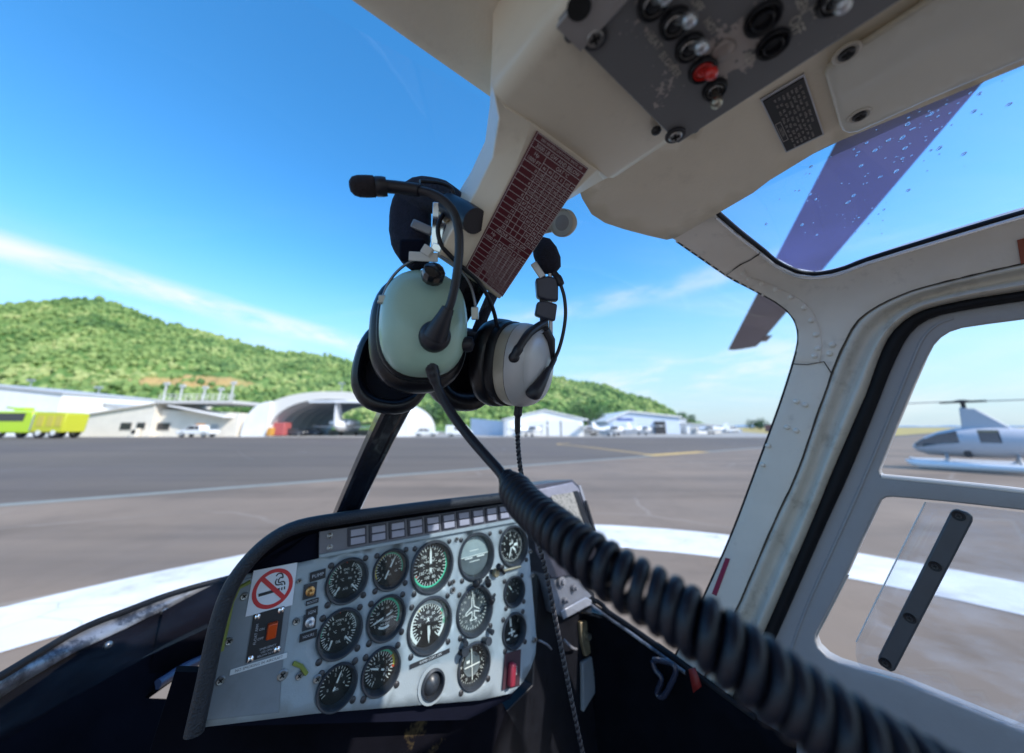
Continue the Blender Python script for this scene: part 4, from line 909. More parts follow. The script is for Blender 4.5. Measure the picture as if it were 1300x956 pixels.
# ---------------- post with the airspeed placard
TL, TR, BL, BR = Hf(682, 166, .149), Hf(746, 213, .149), Hf(591.5, 340, .257), Hf(637, 376, .257)
def lerp(a, b_, t): return a + (b_ - a) * t
def pl(s, t, h=0.0):
    p = lerp(lerp(TL, TR, s), lerp(BL, BR, s), t); return p + PN * h
PN = ((TR - TL).cross(BL - TL)).normalized()
if PN.dot(EYE - TL) < 0: PN = -PN
rows = []
fw = FV * .030 + UV * .048
outl = [(-.03, Hf(633, 150, .160)), (.2, Hf(625, 200, .190)), (.45, Hf(604, 243, .216)), (.75, Hf(570, 297, .247)), (1.03, Hf(555, 327, .266))]
top = [HW(.100, .150, .300), HW(.100, .150, .222), HW(.112, .150, cz), HW(.224, .150, cz), HW(.236, .150, .222), HW(.236, .150, .300)]
rows.append(top)
for t, Bp in outl:
    c, d = pl(-.03, t, -.001), pl(1.02, t, -.001)
    if t < 0: c, d = lerp(c, top[2], .25), lerp(d, top[3], .4)
    wr = max(0, 1 - (t + .05) * 3)
    E = d + FV * .012 + UV * (.006 + .004 * wr) + RV * (.004 + .022 * wr)
    rows.append([Bp + fw * .9 + RV * .01, Bp, c, d, E, E + fw])
post = None
b = MB(); b.rings(rows); post = b.build('center_post', postm, heli, ang=38, bevel=.0035, seg=3)
plq = [(0, 0), (1, 0), (1, .96), (.985, .985), (.96, 1), (.04, 1), (.012, .985), (0, .96)]
b = MB()
gr = [[pl(i / 8, min(1, j / 24), .0012) for i in range(9)] for j in range(25)]
gr[-1][0] = pl(.03, .992, .0012); gr[-1][-1] = pl(.965, .992, .0012); b.grid(gr, 0); b.grid([[pl(i / 8, j, h) for i in range(9)] for j, h in ((1, .0012), (1, -.001))], 0); b.grid([[pl(k, j / 24, h) for j in range(25)] for k, h in ((0, .0012), (0, -.001))], 0); b.grid([[pl(1, j / 24, h) for j in range(25)] for h in (.0012, -.001)], 0)
H_ = .0017
def hl(s0, t0, s1, t1, wd=.00022):
    a, c = pl(s0, t0, H_), pl(s1, t1, H_); d = (c - a).normalized(); y = PN.cross(d) * wd; b.poly([a - y, c - y, c + y, a + y], 1)
def ptx(s, sx, t, size, align='CENTER', w_=1.0):
    e = 1e-3; o = pl(sx, t, H_); x = pl(sx + e, t, H_) - o; y = o - pl(sx, t + e, H_); b.text(s, frame(o, x, y), size, 1, align, w_)
RH = 1 / 25.2
rowt = lambda i: RH * (i + .55)
for i in range(1, 26): hl(.0 if i not in (3, 4, 17, 18) else (.30 if i in (3, 17) else .0), RH * i, 1, RH * i)
for s in (.004, .996): hl(s, .004, s, .996)
hl(.0, .004, 1, .004); hl(0, .996, 1, .996)
hl(.30, RH * 2, .30, RH * 15); hl(.30, RH * 16, .30, 1)
for k in range(1, 6):
    x = .30 + .7 * k / 6; hl(x, RH * 3, x, RH * 15); hl(x, RH * 17, x, 1)
LN = (BL - TL).length; ts = LN * RH
ptx('3000 AIRSPEED LIMITATIONS, KNOTS - IAS', .5, rowt(0), ts * .52, w_=.92); ptx('3000 LB GW AND BELOW', .5, rowt(1), ts * .82)
ptx('Hp', .15, RH * 2.6, ts * .8); ptx('1000 FT', .15, RH * 3.5, ts * .8); ptx('OAT \u00b0C', .65, rowt(2), ts * .8)
for k, s in enumerate(('46', '40', '20', '0', '-20', '-40')): ptx(s, .30 + .7 * (k + .5) / 6, rowt(3), ts * .66)
tab = [('0', '128 130 130 130 130 122'), ('2', '121 123 130 130 130 122'), ('4', '112 114 121 129 130 122'), ('6', '105 106 113 121 130 122'), ('8', '96 97 105 113 121 122'), ('10', '87 89 97 104 111 121'), ('12', '79 81 88 96 104 111'), ('14', '- 73 80 87 96 103'), ('16', '- - 72 79 86 95'), ('18', '- - - 70 78 87'), ('20', '- - - - 70 78')]
for i, (a, c) in enumerate(tab):
    ptx(a, .275, rowt(4 + i), ts * .7, 'RIGHT')
    for k, s in enumerate(c.split()):
        if s != '-': ptx(s, .30 + .7 * (k + .5) / 6, rowt(4 + i), ts * .68)
ptx('ABOVE 3000 LB GW', .5, rowt(15), ts * .76); ptx('OAT \u00b0C', .65, rowt(16), ts * .76); ptx('Hp', .15, RH * 16.6, ts * .76); ptx('1000 FT', .15, RH * 17.5, ts * .76)
for k, s in enumerate(('46', '40', '20', '0', '-20', '-40')): ptx(s, .30 + .7 * (k + .5) / 6, rowt(17), ts * .66)
tab2 = [('0', '118 120 122 122 122 115'), ('2', '109 111 119 122 122 115'), ('4', '100 102 110 118 122 115'), ('6', '90 92 101 109 117 115'), ('8', '80 82 92 100 108 115'), ('10', '- 71 82 91 99 107'), ('12', '- - 71 81 90 98')]
for i, (a, c) in enumerate(tab2):
    ptx(a, .275, rowt(18 + i), ts * .7, 'RIGHT')
    for k, s in enumerate(c.split()):
        if s != '-': ptx(s, .30 + .7 * (k + .5) / 6, rowt(18 + i), ts * .68)
b.build('airspeed_placard', [maroon, wtxt], post, smooth=False)
# the dark structural post below it
b = MB(); pth = [HW(R0, f, z) for f, z in ((.235, .185), (.27, .15), (.33, .105), (.40, .068), (.472, .02), (.56, -.052), (.66, -.14), (.78, -.25), (.9, -.345), (1.07, -.40))]
pth = cr(pth, 4); rs = []
for i, p in enumerate(pth):
    t = (pth[min(len(pth) - 1, i + 1)] - pth[max(0, i - 1)]).normalized(); y = RV; z = t.cross(y).normalized()
    if z.dot(EYE - p) < 0: z = -z
    s = min(.72, .6 + i * .01)
    rs.append([p + (y * a + z * c) * s for a, c in ((-.026, -.014), (-.026, .004), (-.021, .010), (-.011, .0105), (-.008, .0065), (.010, .0065), (.013, .0105), (.021, .010), (.026, .004), (.026, -.014))])
b.rings(rs); b.build('windshield_post', mat('post_black_gloss', (.008, .009, .016), .22, var=.2, scale=30, coat=.5), heli, ang=30)
# round vent behind the placard
c = P(714, 283, .372); ax = (CAMB * .75 - CAMR * .55 + CAMU * -.2).normalized()
b = MB(); b.lathe(c, ax, [(.012, -.012), (.0148, -.004), (.0148, .002), (.0138, .0032), (.0128, .001)], 0, 28); b.lathe(c, ax, [(.0128, -.002), (.0125, .0008), (.004, .0012), (.001, .0014)], 1, 24)
b.tube([c - ax * .01, c - ax * .02 - CAMR * .03 - CAMU * .005], .006, 0, 10)
b.build('round_vent', [mat('vent_rim', (.42, .37, .31), .45), mat('vent_brown', (.25, .21, .19), .5)], heli, ang=40)

# ---------------- roof frame and right front pillar
Aedge = [(860, 306), (922, 349), (948, 363), (969, 374), (985, 383), (999, 393.5), (1009, 406), (1013.5, 420), (1013.5, 436), (1007, 462), (990, 515), (962.5, 590), (931, 674), (898, 749), (868, 812), (832, 885)]
seam = [(880, 890), (935, 773), (958, 720), (981, 666), (1012.5, 598), (1030, 547), (1048, 496), (1057, 470), (1067, 446), (1084, 413), (1098, 399), (1116, 387), (1161, 368), (1230, 350), (1300, 334), (1460, 298)]
skyl = [(1460, 233), (1300, 274), (1161, 315), (1100, 334), (1075, 343.5), (1056, 349), (1034, 352), (1011, 349), (985, 337), (965.5, 321), (935, 297), (909, 274.6)]
b = MB(); b.patch([(846, 299)] + Aedge + seam + skyl + [(880, 279)], lambda u, v: sh(u, v), step=13); fr_ = b.build('roof_frame', grayp, heli, solid=.016, bevel=.003, seg=2, ang=50)
b = MB(); db = [(922, 347.5), (945, 359.5), (969, 372), (986, 381.5), (1000, 392), (1010, 404), (1014.5, 419), (1014.5, 436), (1009, 459), (1040, 460), (1043, 442), (1041, 421), (1033, 400), (1020, 384), (1003, 373), (978, 362), (950, 351), (944, 341), (964, 324)]
b.patch(db, lambda u, v: sh(u, v, -.0012), step=9); b.build('doubler_plate', grayp, fr_, solid=.0015, bevel=.0005, ang=50)
b = MB()
for u, v in ((943.5, 347), (951, 353.5), (967.6, 360.5), (985, 368), (1004, 377.6), (1021, 391), (1030, 407), (1036, 425), (1038, 442.5), (1034, 452), (1056.6, 438), (1053, 449), (1010.7, 510), (1022, 514), (999, 542.5), (1010.7, 547), (968, 590), (975, 566)):
    p = sh(u, v, -.0012); nn = shell_n(p); b = MB(); b.lathe(p, nn, [(.0042, -.001), (.0040, .0007), (.0030, .0018), (.0012, .0023), (.0002, .0024)], 0, 14); b.build('rivet', grayp, fr_, ang=60)
for k in range(13):
    q = resamp([(860, 308), (922, 351), (948, 365), (969, 376)], 13)[k]; p = sh(q.x - .5, q.y - 1.5, -.0002); nn = shell_n(p); b = MB(); b.lathe(p, nn, [(.0022, -.001), (.002, .0008), (.0002, .0014)], 0, 8); b.build('rivet', grayp, fr_, ang=60)
b = MB(); b.patch([(921, 708), (927, 709.5), (909.5, 757), (903.5, 754)], lambda u, v: sh(u, v, -.0006), step=8); b.build('maroon_decal', mat('decal_maroon', (.25, .015, .06), .4), fr_)
b = MB(); q = [sh(u, v, -.001) for u, v in ((862, 253 + 26), (861, 280))]
b.tube([sh(u, v, -.0008) for u, v in ((922, 349), (940, 336), (953, 330), (965.5, 321))], .0008, 0, 6); b.tube([sh(u, v, -.0008) for u, v in ((1007, 462), (1025, 463), (1046, 459), (1055, 473))], .0007, 0, 6); b.build('joint_line', seal, fr_)
b = MB(); b.patch([(1291, 305), (1330, 294), (1334, 326), (1296, 335)], lambda u, v: sh(u, v, -.001), step=8); b.build('warning_label', mat('label_orange', (.26, .07, .04), .5), fr_)
b = MB(); b.tube([sh(u, v, .002) for u, v in cr(Aedge, 3)], .0024, 0, 8); b.build('windshield_seal', seal, fr_)
# roof window: tinted pane, black gasket, bright retaining lip, drops on the outside
up = [(1460, 20), (1300, 81), (1180, 131), (1046, 185), (977, 226), (956, 241)]
b = MB(); b.patch(skyl + up[::1][::-1][::-1] if False else skyl + [(956, 241), (977, 226), (1046, 185), (1180, 131), (1300, 81), (1460, 20)], lambda u, v: sh(u, v, .012), step=22, toward=-UV); rw_ = b.build('roof_window', skyg, heli, ang=60)
b = MB(); b.tube([sh(u + 1.5, v - 4.5, .005) for u, v in cr(skyl, 4)], .0036, 0, 8); b.build('gasket', seal, rw_)
b = MB(); b.tube([sh(u, v + 1.5, .0005) for u, v in cr(skyl, 4)], .0017, 0, 8); b.build('retaining_lip', mat('bright_trim', (.72, .75, .78), .25, .6), rw_)
dr = MB(); rnd = random.Random(11)
for _ in range(170):
    cu, cv, su, sv = rnd.choice(((1120, 190, 42, 34), (1165, 165, 36, 26), (1195, 140, 30, 18), (1090, 235, 45, 32), (1060, 270, 40, 25), (1200, 110, 60, 15)))
    u, v = rnd.gauss(cu, su), rnd.gauss(cv, sv)
    if not inside((u, v), [(915, 275), (965, 315), (1030, 346), (1056, 343), (1161, 308), (1300, 268), (1300, 86), (1046, 190)]): continue
    p = sh(u, v, .0125); nn = shell_n(p); s = .00068 * rnd.choice((.6, .8, 1, 1.3, 1.3, 2.0, 2.8)); d = (RV * .8 + FV * .35); d = (d - nn * d.dot(nn)).normalized()
    dr.ell(p, d * s * rnd.uniform(1.0, 1.9), nn.cross(d) * s, nn * s * .35, 0, 10, 6)
drm = bpy.data.materials.new('water_drop'); n, bs = nt(drm); bs.inputs['Base Color'].default_value = (.8, .87, .95, 1); bs.inputs['Transmission Weight'].default_value = .93; bs.inputs['Roughness'].default_value = .12; bs.inputs['IOR'].default_value = 1.2
o = dr.build('water_drops', drm, rw_, ang=180); o['kind'] = 'stuff'

# ---------------- door jamb, seal and door
sealL = [(905, 935), (938, 868), (973.5, 794.5), (1032, 659), (1056, 600), (1090.6, 520), (1101, 496), (1112, 464), (1123.6, 436), (1134, 420), (1146, 408.5), (1161, 398.5), (1180, 391), (1230, 380), (1300, 369), (1460, 345)]
sealR = [(922, 945), (955, 872), (988, 802), (1047, 668), (1078, 600), (1110.7, 520), (1120, 496), (1129, 473), (1139, 451), (1149, 432), (1161, 417), (1177, 406), (1199, 398.5), (1245, 390), (1300, 381.5), (1460, 360)]
A_, B_, C_ = resamp(cr(seam, 4), 60), resamp(cr(sealL, 4), 60), resamp(cr(sealR, 4), 60)
def strip(Pa, Pb, prof):                        # prof: (fraction across, offset outward)
    out = []
    for s, k in prof: out.append([sh(a.x + (c.x - a.x) * s, a.y + (c.y - a.y) * s, k) for a, c in zip(Pa, Pb)])
    return out
b = MB(); b.grid(strip(A_, B_, [(-.02, .012), (0.02, .003), (.06, .0005), (.14, -.001), (.22, .0), (.30, .004), (.40, .0085), (.50, .0095), (.58, .008), (.66, .003), (.72, -.002), (.78, -.0035), (.84, -.002), (.9, .002), (1.0, .006), (1.03, .016)])); b.build('door_jamb', jambm, heli, ang=70)
b = MB(); pts = [sh(p.x + 1.2 * noise.noise(V((i * .6, 0, 0))), p.y, .0005) for i, p in enumerate(A_)]; b.tube(pts, [.0011 + .0007 * noise.noise(V((i * .9, 3, 0))) for i in range(60)], 0, 6); b.build('jamb_sealant', mat('old_sealant', (.05, .04, .03), .8, var=.5, scale=80), heli)
b = MB(); b.grid(strip(B_, C_, [(-.05, .016), (0, .007), (.2, .003), (.5, .002), (.8, .004), (1.0, .009), (1.1, .02)])); b.build('door_seal', seal, heli, ang=80)
win = [(1113.5, 606), (1117, 597), (1139, 541), (1162, 487), (1178, 452), (1186, 438), (1195, 428.5), (1206, 421.5), (1221.6, 416.5), (1255, 411.5), (1300, 405.7), (1520, 382), (1520, 650), (1300, 622)]
win = [(1118, 603)] + win[1:]
low = [(1116, 641), (1119, 635), (1125, 631.8), (1133, 631.2), (1160, 633.3), (1200, 637), (1299, 648), (1520, 676), (1520, 990), (1300, 930), (1145, 866), (1100, 853), (1065, 842), (1050, 834), (1039, 823), (1035.5, 814), (1036, 806), (1050, 779), (1076, 728.6), (1098, 680)]
outer = [(p.x - 1.5, p.y) for p in C_] + [(1600, 340), (1600, 1150), (830, 1150)]
DK = .012
b = MB(); b.patch(outer, lambda u, v: sh(u, v, DK), holes=[win, low], step=17); door = b.build('door', doorm, heli, solid=.022, bevel=.004, seg=3, ang=50)
b = MB(); b.patch(win, lambda u, v: sh(u, v, DK + .012), step=30); b.build('door_window', doorg, door, ang=60)
b = MB(); b.patch(low, lambda u, v: sh(u, v, DK + .014), step=30); b.build('lower_window', doorg, door, ang=60)
b = MB(); b.tube([sh(u, v, DK + .002) for u, v in cr([(1119, 604.5), (1200, 612.5), (1300, 623.5), (1520, 652)], 6)], .0033, 0, 10); b.build('window_sill', mat('sill_white', (.82, .80, .80), .35), door)
lw = cr(low, 3, True)
b = MB(); b.tube([sh(u, v, DK + .004) for u, v in cr([(1076, 728.6), (1050, 779), (1036, 806), (1035.5, 814), (1039, 823), (1050, 834), (1065, 842), (1100, 853), (1145, 866), (1300, 930)], 5)], .0022, 0, 8); b.build('window_bead', mat('clear_bead', (.55, .55, .55), .2, .4), door)
b = MB(); b.tube([sh(u, v, DK - .0005) for u, v in cr([(1210, 404), (1190, 412), (1173, 428), (1160, 455), (1120, 553), (1083, 640), (1030, 757), (1008, 815), (1003, 845)], 5)], .0016, 0, 6); b.build('pressed_rib', doorm, door)
vp = [(1175, 637.5), (1205, 640), (1300, 651), (1520, 680), (1520, 985), (1300, 925), (1140, 863), (1096, 850), (1089, 842), (1086, 830), (1087, 815), (1100, 788), (1140, 707)]
b = MB(); b.patch(vp, lambda u, v: sh(u, v, DK + .007), step=30); vpn = b.build('vent_panel', plexi, door, solid=.002, ang=60)
b = MB(); b.tube([sh(u, v, DK + .0065) for u, v in ((1175, 637.5), (1140, 707), (1100, 788), (1087, 815))], .0008, 0, 6); b.build('polished_edge', mat('edge_clear', (.7, .72, .75), .2), vpn)
bar = [(1206.5, 651), (1210, 647.5), (1216, 647.5), (1230, 652), (1235, 657), (1235, 662), (1140, 845), (1136, 852), (1131, 854), (1117, 845), (1114, 840), (1115, 834)]
b = MB(); bn = shell_n(sh(1170, 750, DK)); b.prism([sh(u, v, DK - .006) for u, v in bar], bn * -.012)
hb = b.build('pull_bar', mat('bar_charcoal', (.055, .06, .07), .4, var=.1, scale=30), door, bevel=.002, seg=2, ang=50)
for u, v in ((1217, 655), (1187, 719), (1155, 785), (1124, 842)):
    p = sh(u, v, DK - .0064); nn = shell_n(p); b = MB(); b.lathe(p, nn, [(.0058, -.001), (.0058, .0008), (.0035, .0002)], 0, 16); b.build('screw_cup', blk, hb, ang=40); screw(hb, p, nn, .0032, screwd)

# ---------------- windshields
ptop = [(.208, .288), (.25, .20), (.33, .125), (.472, .035), (.56, -.038), (.66, -.125), (.78, -.235), (.9, -.335), (1.09, -.36)]
pst = resamp(cr([V((R0 + .02, f, z)) for f, z in ptop], 4), 26)
apl = [hc(sh(u, v, .008) - EYE) for u, v in Aedge[:-1]]
apl = resamp([V(p) for p in apl] + [V((.72, .52, -.41)), V((.72, .65, -.40))], 26)
hd = [V((R0 + .03 + (.28) * k / 6, .206 - .0 * k, .29 - .004 * k)) for k in range(7)]
def pane(flip):
    rows = []
    for a, c in zip(pst, apl):
        row = []
        for k in range(13):
            s = k / 12; p = a.lerp(c, s); bl = math.sin(PI * s) * .16 * min(1, max(0, (.3 - p.z) / .4))
            p = V((p.x, p.y + bl, p.z)); r = p.x if not flip else 2 * R0 - p.x
            row.append(HW(r, p.y, p.z))
        rows.append(row)
    b = MB(); b.grid(rows); return b
pane(False).build('windshield', wshield, heli, ang=180)
pane(True).build('windshield', wshield, heli, ang=180)
# left front pillar (mirror of the right one, out of the picture to the left)
b = MB()
rows = [[], []]
for (u, v), (u2, v2) in zip(Aedge[4:], [(p[0], p[1]) for p in resamp(cr(seam[:9][::-1], 3), len(Aedge) - 4)]):
    for j, (x, y) in enumerate(((u, v), (u2, v2))):
        h = hc(sh(x, y) - EYE); rows[j].append(HW(2 * R0 - h.x, h.y, h.z))
b.grid(rows); b.build('left_pillar', grayp, heli, solid=.016)

# ---------------- nose bowl and lower frames
rim = [(-160, 958), (-60, 896), (0, 862), (46, 834), (92, 807), (127, 791), (161.5, 778), (200, 763), (231, 752.7), (262, 744), (300, 734)]
left = [Hz(u, v - 3, -.33) for u, v in rim]
front = [HW(.05, 1.10, -.332), HW(.22, 1.13, -.335), HW(.40, 1.06, -.345), HW(.57, .90, -.37)]
right = [sh(u, v, -.004) for u, v in ((742, 757), (772, 777), (800, 796), (830, 817), (860, 838), (900, 868), (960, 912))]
full = cr(left + front + right, 4)
b = MB(); b.tube(full, .0055, 0, 10); b.build('windshield_rim', seal, heli)
b = MB(); lo = [(-160, 985), (-60, 922), (0, 884), (28, 866), (60, 848), (92, 830), (129, 813), (161, 798), (184.6, 786), (231, 765), (262, 754), (300, 742)]
ra, rb = resamp([Hz(u, v, -.335) for u, v in rim], 40), resamp([on(u, v, -.707, .707, -.6, .992) for u, v in lo], 40); b.grid([ra, rb])
worn = mat('rim_worn_metal', (.30, .31, .34), .4, .5, var=.25, scale=18, dirt=((.04, .045, .06), 20, .45, .12, .9), detail=6)
ns = b.build('nose_strip', worn, heli, solid=.003)
b = MB()
for k in range(1, 14):
    i = k * 40 // 14; p = ra[i].lerp(rb[i], .5); nn = (rb[i] - ra[i]).cross(ra[min(39, i + 1)] - ra[i]).normalized()
    if nn.dot(EYE - p) < 0: nn = -nn
    b = MB(); b.lathe(p, nn, [(.0048, -.001), (.0045, .0012), (.003, .002), (.0005, .0022)], 0, 12); b.build('rivet', screwm, ns, ang=60)
bowl = [(x, y) for x, y in lo] + [(330, 760), (330, 1150), (-160, 1150)]
chin = [(183, 886), (205, 868), (228, 853), (250, 842), (272, 834), (272, 890)]
b = MB(); b.patch(bowl, lambda u, v: on(u, v, -.707, .707, -.6, .992), holes=[chin], step=22); nb = b.build('nose_bowl', nose, heli, solid=.006)
b = MB(); b.tube([on(u, v, -.707, .707, -.6, .986) for u, v in cr([(200, 869), (214, 860), (228, 851), (250, 840), (275, 831)], 4)], .008, 0, 10); b.build('chin_frame', mat('frame_blue_grey', (.06, .075, .13), .35, coat=.4), nb)
b = MB(); b.patch(chin, lambda u, v: on(u, v, -.707, .707, -.6, .995), step=30); b.build('chin_window', doorg, nb)
b = MB()
for u, v in ((137, 819), (209, 776), (241, 796), (253, 805)): b = MB(); b.ell(on(u, v, -.707, .707, -.6, .988), CAMR * .006, CAMU * .006, CAMB * .006); b.build('fastener', screwm, nb)
hid = [HW(-.06, 1.02, -.345)] + front + [right[0] + FV * .12 - UV * -.0]
b = MB(); f_ = resamp(cr(hid, 4), 30); b.grid([f_, [p - FV * .05 - UV * .12 for p in f_]]); b.build('nose_skin', nose, heli, solid=.004)
# right lower side wall below the rail
b = MB(); b.patch([(706, 742), (742, 760), (800, 799), (860, 841), (960, 915), (1010, 945), (1010, 1150), (706, 1150)], lambda u, v: sh(u, v, -.009), step=24); sw = b.build('side_wall', mat('side_black', (.004, .0045, .007), .9, spec=.05, var=.3, scale=20), heli, solid=.006)
b = MB(); b.patch([(835, 815), (900, 860), (960, 915), (1010, 960), (1010, 1150), (800, 1150), (800, 850)], lambda u, v: sh(u, v, .02), step=40); b.build('sill_backing', MATS['side_black'], heli)
b = MB(); b.tube([sh(u, v, -.010) for u, v in ((744, 763), (772, 784), (800, 803), (840, 832), (870, 854))], .0035, 0, 8); b.build('side_rail', worn, heli)
b = MB(); pts = [sh(u, v, -.03) for u, v in ((830, 838), (852, 842), (858, 852), (852, 868), (842, 884), (834, 880), (840, 862), (832, 850))]; b.tube(cr(pts, 4, True), .0045, 0, 8); b.build('grab_bracket', mat('bracket_blue', (.02, .026, .05), .35, coat=.3), heli)
b = MB(); b.patch([(874, 850), (882, 848), (890, 872), (880, 880)], lambda u, v: sh(u, v, -.03), step=10); b.build('red_tag', mat('tag_red', (.22, .015, .012), .5), heli, solid=.003)

# ---------------- main rotor blade overhead
BZ = 1.05
b = MB(); th = UV * .03
Lp = [(925, 445), (960, 387), (993, 330), (1023, 272), (1083, 171)]; Rp = [(960, 440), (982, 411), (1041, 340), (1124.6, 235), (1203, 148)]
tl, trr = Hz(925, 445, BZ), Hz(960, 440, BZ); dl = (Hz(1083, 171, BZ) - tl).normalized(); dr_ = (Hz(1203, 148, BZ) - trr).normalized(); ctd = (dl + dr_).normalized()
cm = (tl + trr) / 2; sd = ctd.cross(UV).normalized() * .165
if sd.dot(trr - tl) < 0: sd = -sd
rs = []
for k in range(13):
    s = 5.3 * k / 12; c = cm + ctd * s; z = UV * (.004 * s)
    sk = (trr - cm - sd) * max(0, 1 - s * 3)
    rs.append([c - sd + z, c - sd * .6 + th * .55 + z, c + th * .4 + z, c + sd + sk + z, c - th * .25 + z, c - sd * .6 - th * .4 + z])
b.rings(rs); rbl = b.build('rotor_blade', mat('blade_underside', (.105, .092, .125), .5, var=.15, scale=3), heli, ang=30)
b = MB(); c = cm + ctd * .52 + sd; b.box(c + sd.normalized() * .02, ctd * .16, sd.normalized() * .035, UV * .003); b.build('trim_tab', mat('blade_tab', (.12, .10, .11), .5), rbl)
# ------------------------------------------------------------------ instrument panel
TA = math.radians(7)
PC = P(549, 719, .587); ER = RV; EU = FV * math.sin(TA) + UV * math.cos(TA); EN = UV * math.sin(TA) - FV * math.cos(TA)
def PPt(u, v, off=0.0):
    q = ray(u, v); return EYE + q * (((PC + EN * off) - EYE).dot(EN) / q.dot(EN))
def loc(u, v, off=0.0):
    d = PPt(u, v, off) - PC; return (d.dot(ER), d.dot(EU))
def pw(a, c, h=0.0): return PC + ER * a + EU * c + EN * h
def vscale(u, v): a, c = loc(u, v - 5), loc(u, v + 5); return math.hypot(a[0] - c[0], a[1] - c[1]) / 10
GA = [  # px centre, half height in px, kind
    (441, 737, 29, 'dual'), (496.5, 723, 26.5, 'small'), (549, 719, 34, 'air'), (605, 706, 31, 'att'), (652, 693, 27, 'alt'),
    (432, 804, 32, 'dual2'), (490.5, 784.5, 29.5, 'green'), (546, 793, 37, 'vsi'), (603, 775, 33, 'hdg'), (652.6, 750.7, 20.5, 'plain'),
    (428, 872, 30, 'dim'), (484, 852, 31, 'tot'), (602, 845, 31, 'cdi'), (652.6, 800.7, 24, 'cross')]
gl = []
for u, v, hh, k in GA:
    a, c = loc(u, v); gl.append((a, c, vscale(u, v) * hh, k))
ha, hcn = loc(549, 868); hr = vscale(549, 868) * 20
plate = [loc(*p) for p in ((297, 733), (421, 705.5), (655, 657.5), (664, 660), (669, 668), (675, 740), (681, 811), (680, 830), (674, 848), (664, 866), (650, 880), (610, 889), (400, 906), (252, 924), (256, 905), (265, 866), (278, 800), (288, 752))]
holes = [[(a + r * .9 * math.cos(t * PI / 20), c + r * .9 * math.sin(t * PI / 20)) for t in range(40)] for a, c, r, k in gl]
holes.append([(ha + hr * .9 * math.cos(t * PI / 20), hcn + hr * .9 * math.sin(t * PI / 20)) for t in range(40)])
b = MB(); b.patch(plate, lambda a, c: pw(a, c), holes=holes, step=.016, toward=EN); ip = b.build('instrument_panel', silv, heli, solid=.003, ang=40)
# a second, separate side plate on the left and its green primed edges
q = [loc(*p) for p in ((302, 737), (377, 718), (373, 742), (360, 830), (357, 862), (354, 904), (262, 914), (272, 862), (285, 800), (293, 757))]
b = MB(); b.prism([pw(a, c, .0006) for a, c in q][::-1], EN * .0012); b.build('side_plate', mat('side_plate_grey', (.20, .225, .25), .4, .2, var=.08, scale=16, dirt=((.12, .13, .14), 20, .55, .25, .5), detail=6), ip, bevel=.0005)
b = MB(); b.tube([pw(*loc(u, v), .0012) for u, v in ((318, 738), (303, 746), (294, 765), (288, 795), (281, 826))], .0028, 0, 6); b.build('primer_edge', olive, ip); b = MB(); b.tube([pw(*loc(u, v), .0022) for u, v in ((372, 841), (382, 845), (389, 855))], .0025, 0, 6); b.build('primer_edge', olive, ip)
# hood: padded rim and the dark recess behind it
rimp = cr([(246, 932), (261, 864), (274, 802), (290, 752), (311, 718), (341, 688), (378, 668.5), (440, 657), (500, 648.5), (560, 640.5), (645, 630.5), (664, 629)], 4)
inn = cr([(254, 932), (266, 866), (279, 800), (292, 754), (312, 727), (345, 700), (382, 681), (440, 667), (500, 658), (560, 649), (645, 635), (662, 633)], 4)
OFF = .040
b = MB(); b.tube([PPt(u, v, OFF) for u, v in rimp], .0085, 0, 12); gs_ = b.build('glareshield', blkm, ip, ang=80)
b = MB(); b.grid([[PPt(u, v, OFF) for u, v in rimp], [PPt(u, v, -.002) for u, v in inn]]); b.build('hood_lining', navy, gs_, solid=.0025, offs=0)
b = MB(); ia = [loc(*p, OFF) for p in rimp]; b.grid([[pw(a, c, OFF) for a, c in ia], [pw(a - (a - .05) * .03, c - .02, -.05) for a, c in ia], [pw(a - (a - .05) * .15, c - .06, -.14) for a, c in ia]]); b.build('hood_cover', blkm, gs_, solid=.004)
bk = [loc(*p) for p in inn] + [loc(668, 640), loc(676, 740), loc(684, 815), loc(676, 855), loc(655, 892), loc(600, 920)]
b = MB(); b.prism([pw(a, c, -.016) for a, c in bk], EN * -.04); b.build('back_box', navy, ip)
ud = [loc(*p) for p in inn if p[1] < 765 and p[0] < 660] + [loc(655, 659), loc(421, 707), loc(297, 735)]
b = MB(); b.prism([pw(a, c, -.0036) for a, c in ud], EN * -.003); b.build('upper_panel', navy, ip)
b = MB(); b.prism([pw(*loc(u, v), -.06) for u, v in ((215, 880), (645, 880), (690, 960), (720, 1180), (120, 1180))], EN * -.02); b.build('lower_bulkhead', nose, heli)
# annunciator strip
a0, c0 = loc(439.4, 671); a1, c1 = loc(645, 640); e0, f0 = loc(439.4, 692.5); e1, f1 = loc(646.5, 656.5)
def an(s, t, h=0.0): return pw(lerp(lerp(a0, a1, s), lerp(e0, e1, s), t), lerp(lerp(c0, c1, s), lerp(f0, f1, s), t), h)
b = MB(); b.hexa([an(-.12, -.08, .001), an(-.12, 1.42, .001), an(1.05, 1.42, .001), an(1.05, -.08, .001)], [an(-.12, -.08, .004), an(-.12, 1.42, .004), an(1.05, 1.42, .004), an(1.05, -.08, .004)]); st_ = b.build('annunciator_strip', mat('strip_violet_grey', (.16, .155, .18), .4, .2, var=.1, scale=20), ip, bevel=.0008)
b = MB(); b.hexa([an(-.12, 1.2, .0045), an(-.12, 1.40, .0045), an(1.06, 1.42, .0045), an(1.06, 1.16, .0045)], [an(-.12, 1.2, .007), an(-.12, 1.40, .007), an(1.06, 1.42, .007), an(1.06, 1.16, .007)]); b.build('strip_edge', silv, st_, bevel=.0006)
lamp = mat('annunciator_lens', (.36, .35, .43), .35, var=.1, scale=60); lampb = mat('annunciator_body', (.03, .028, .045), .4)
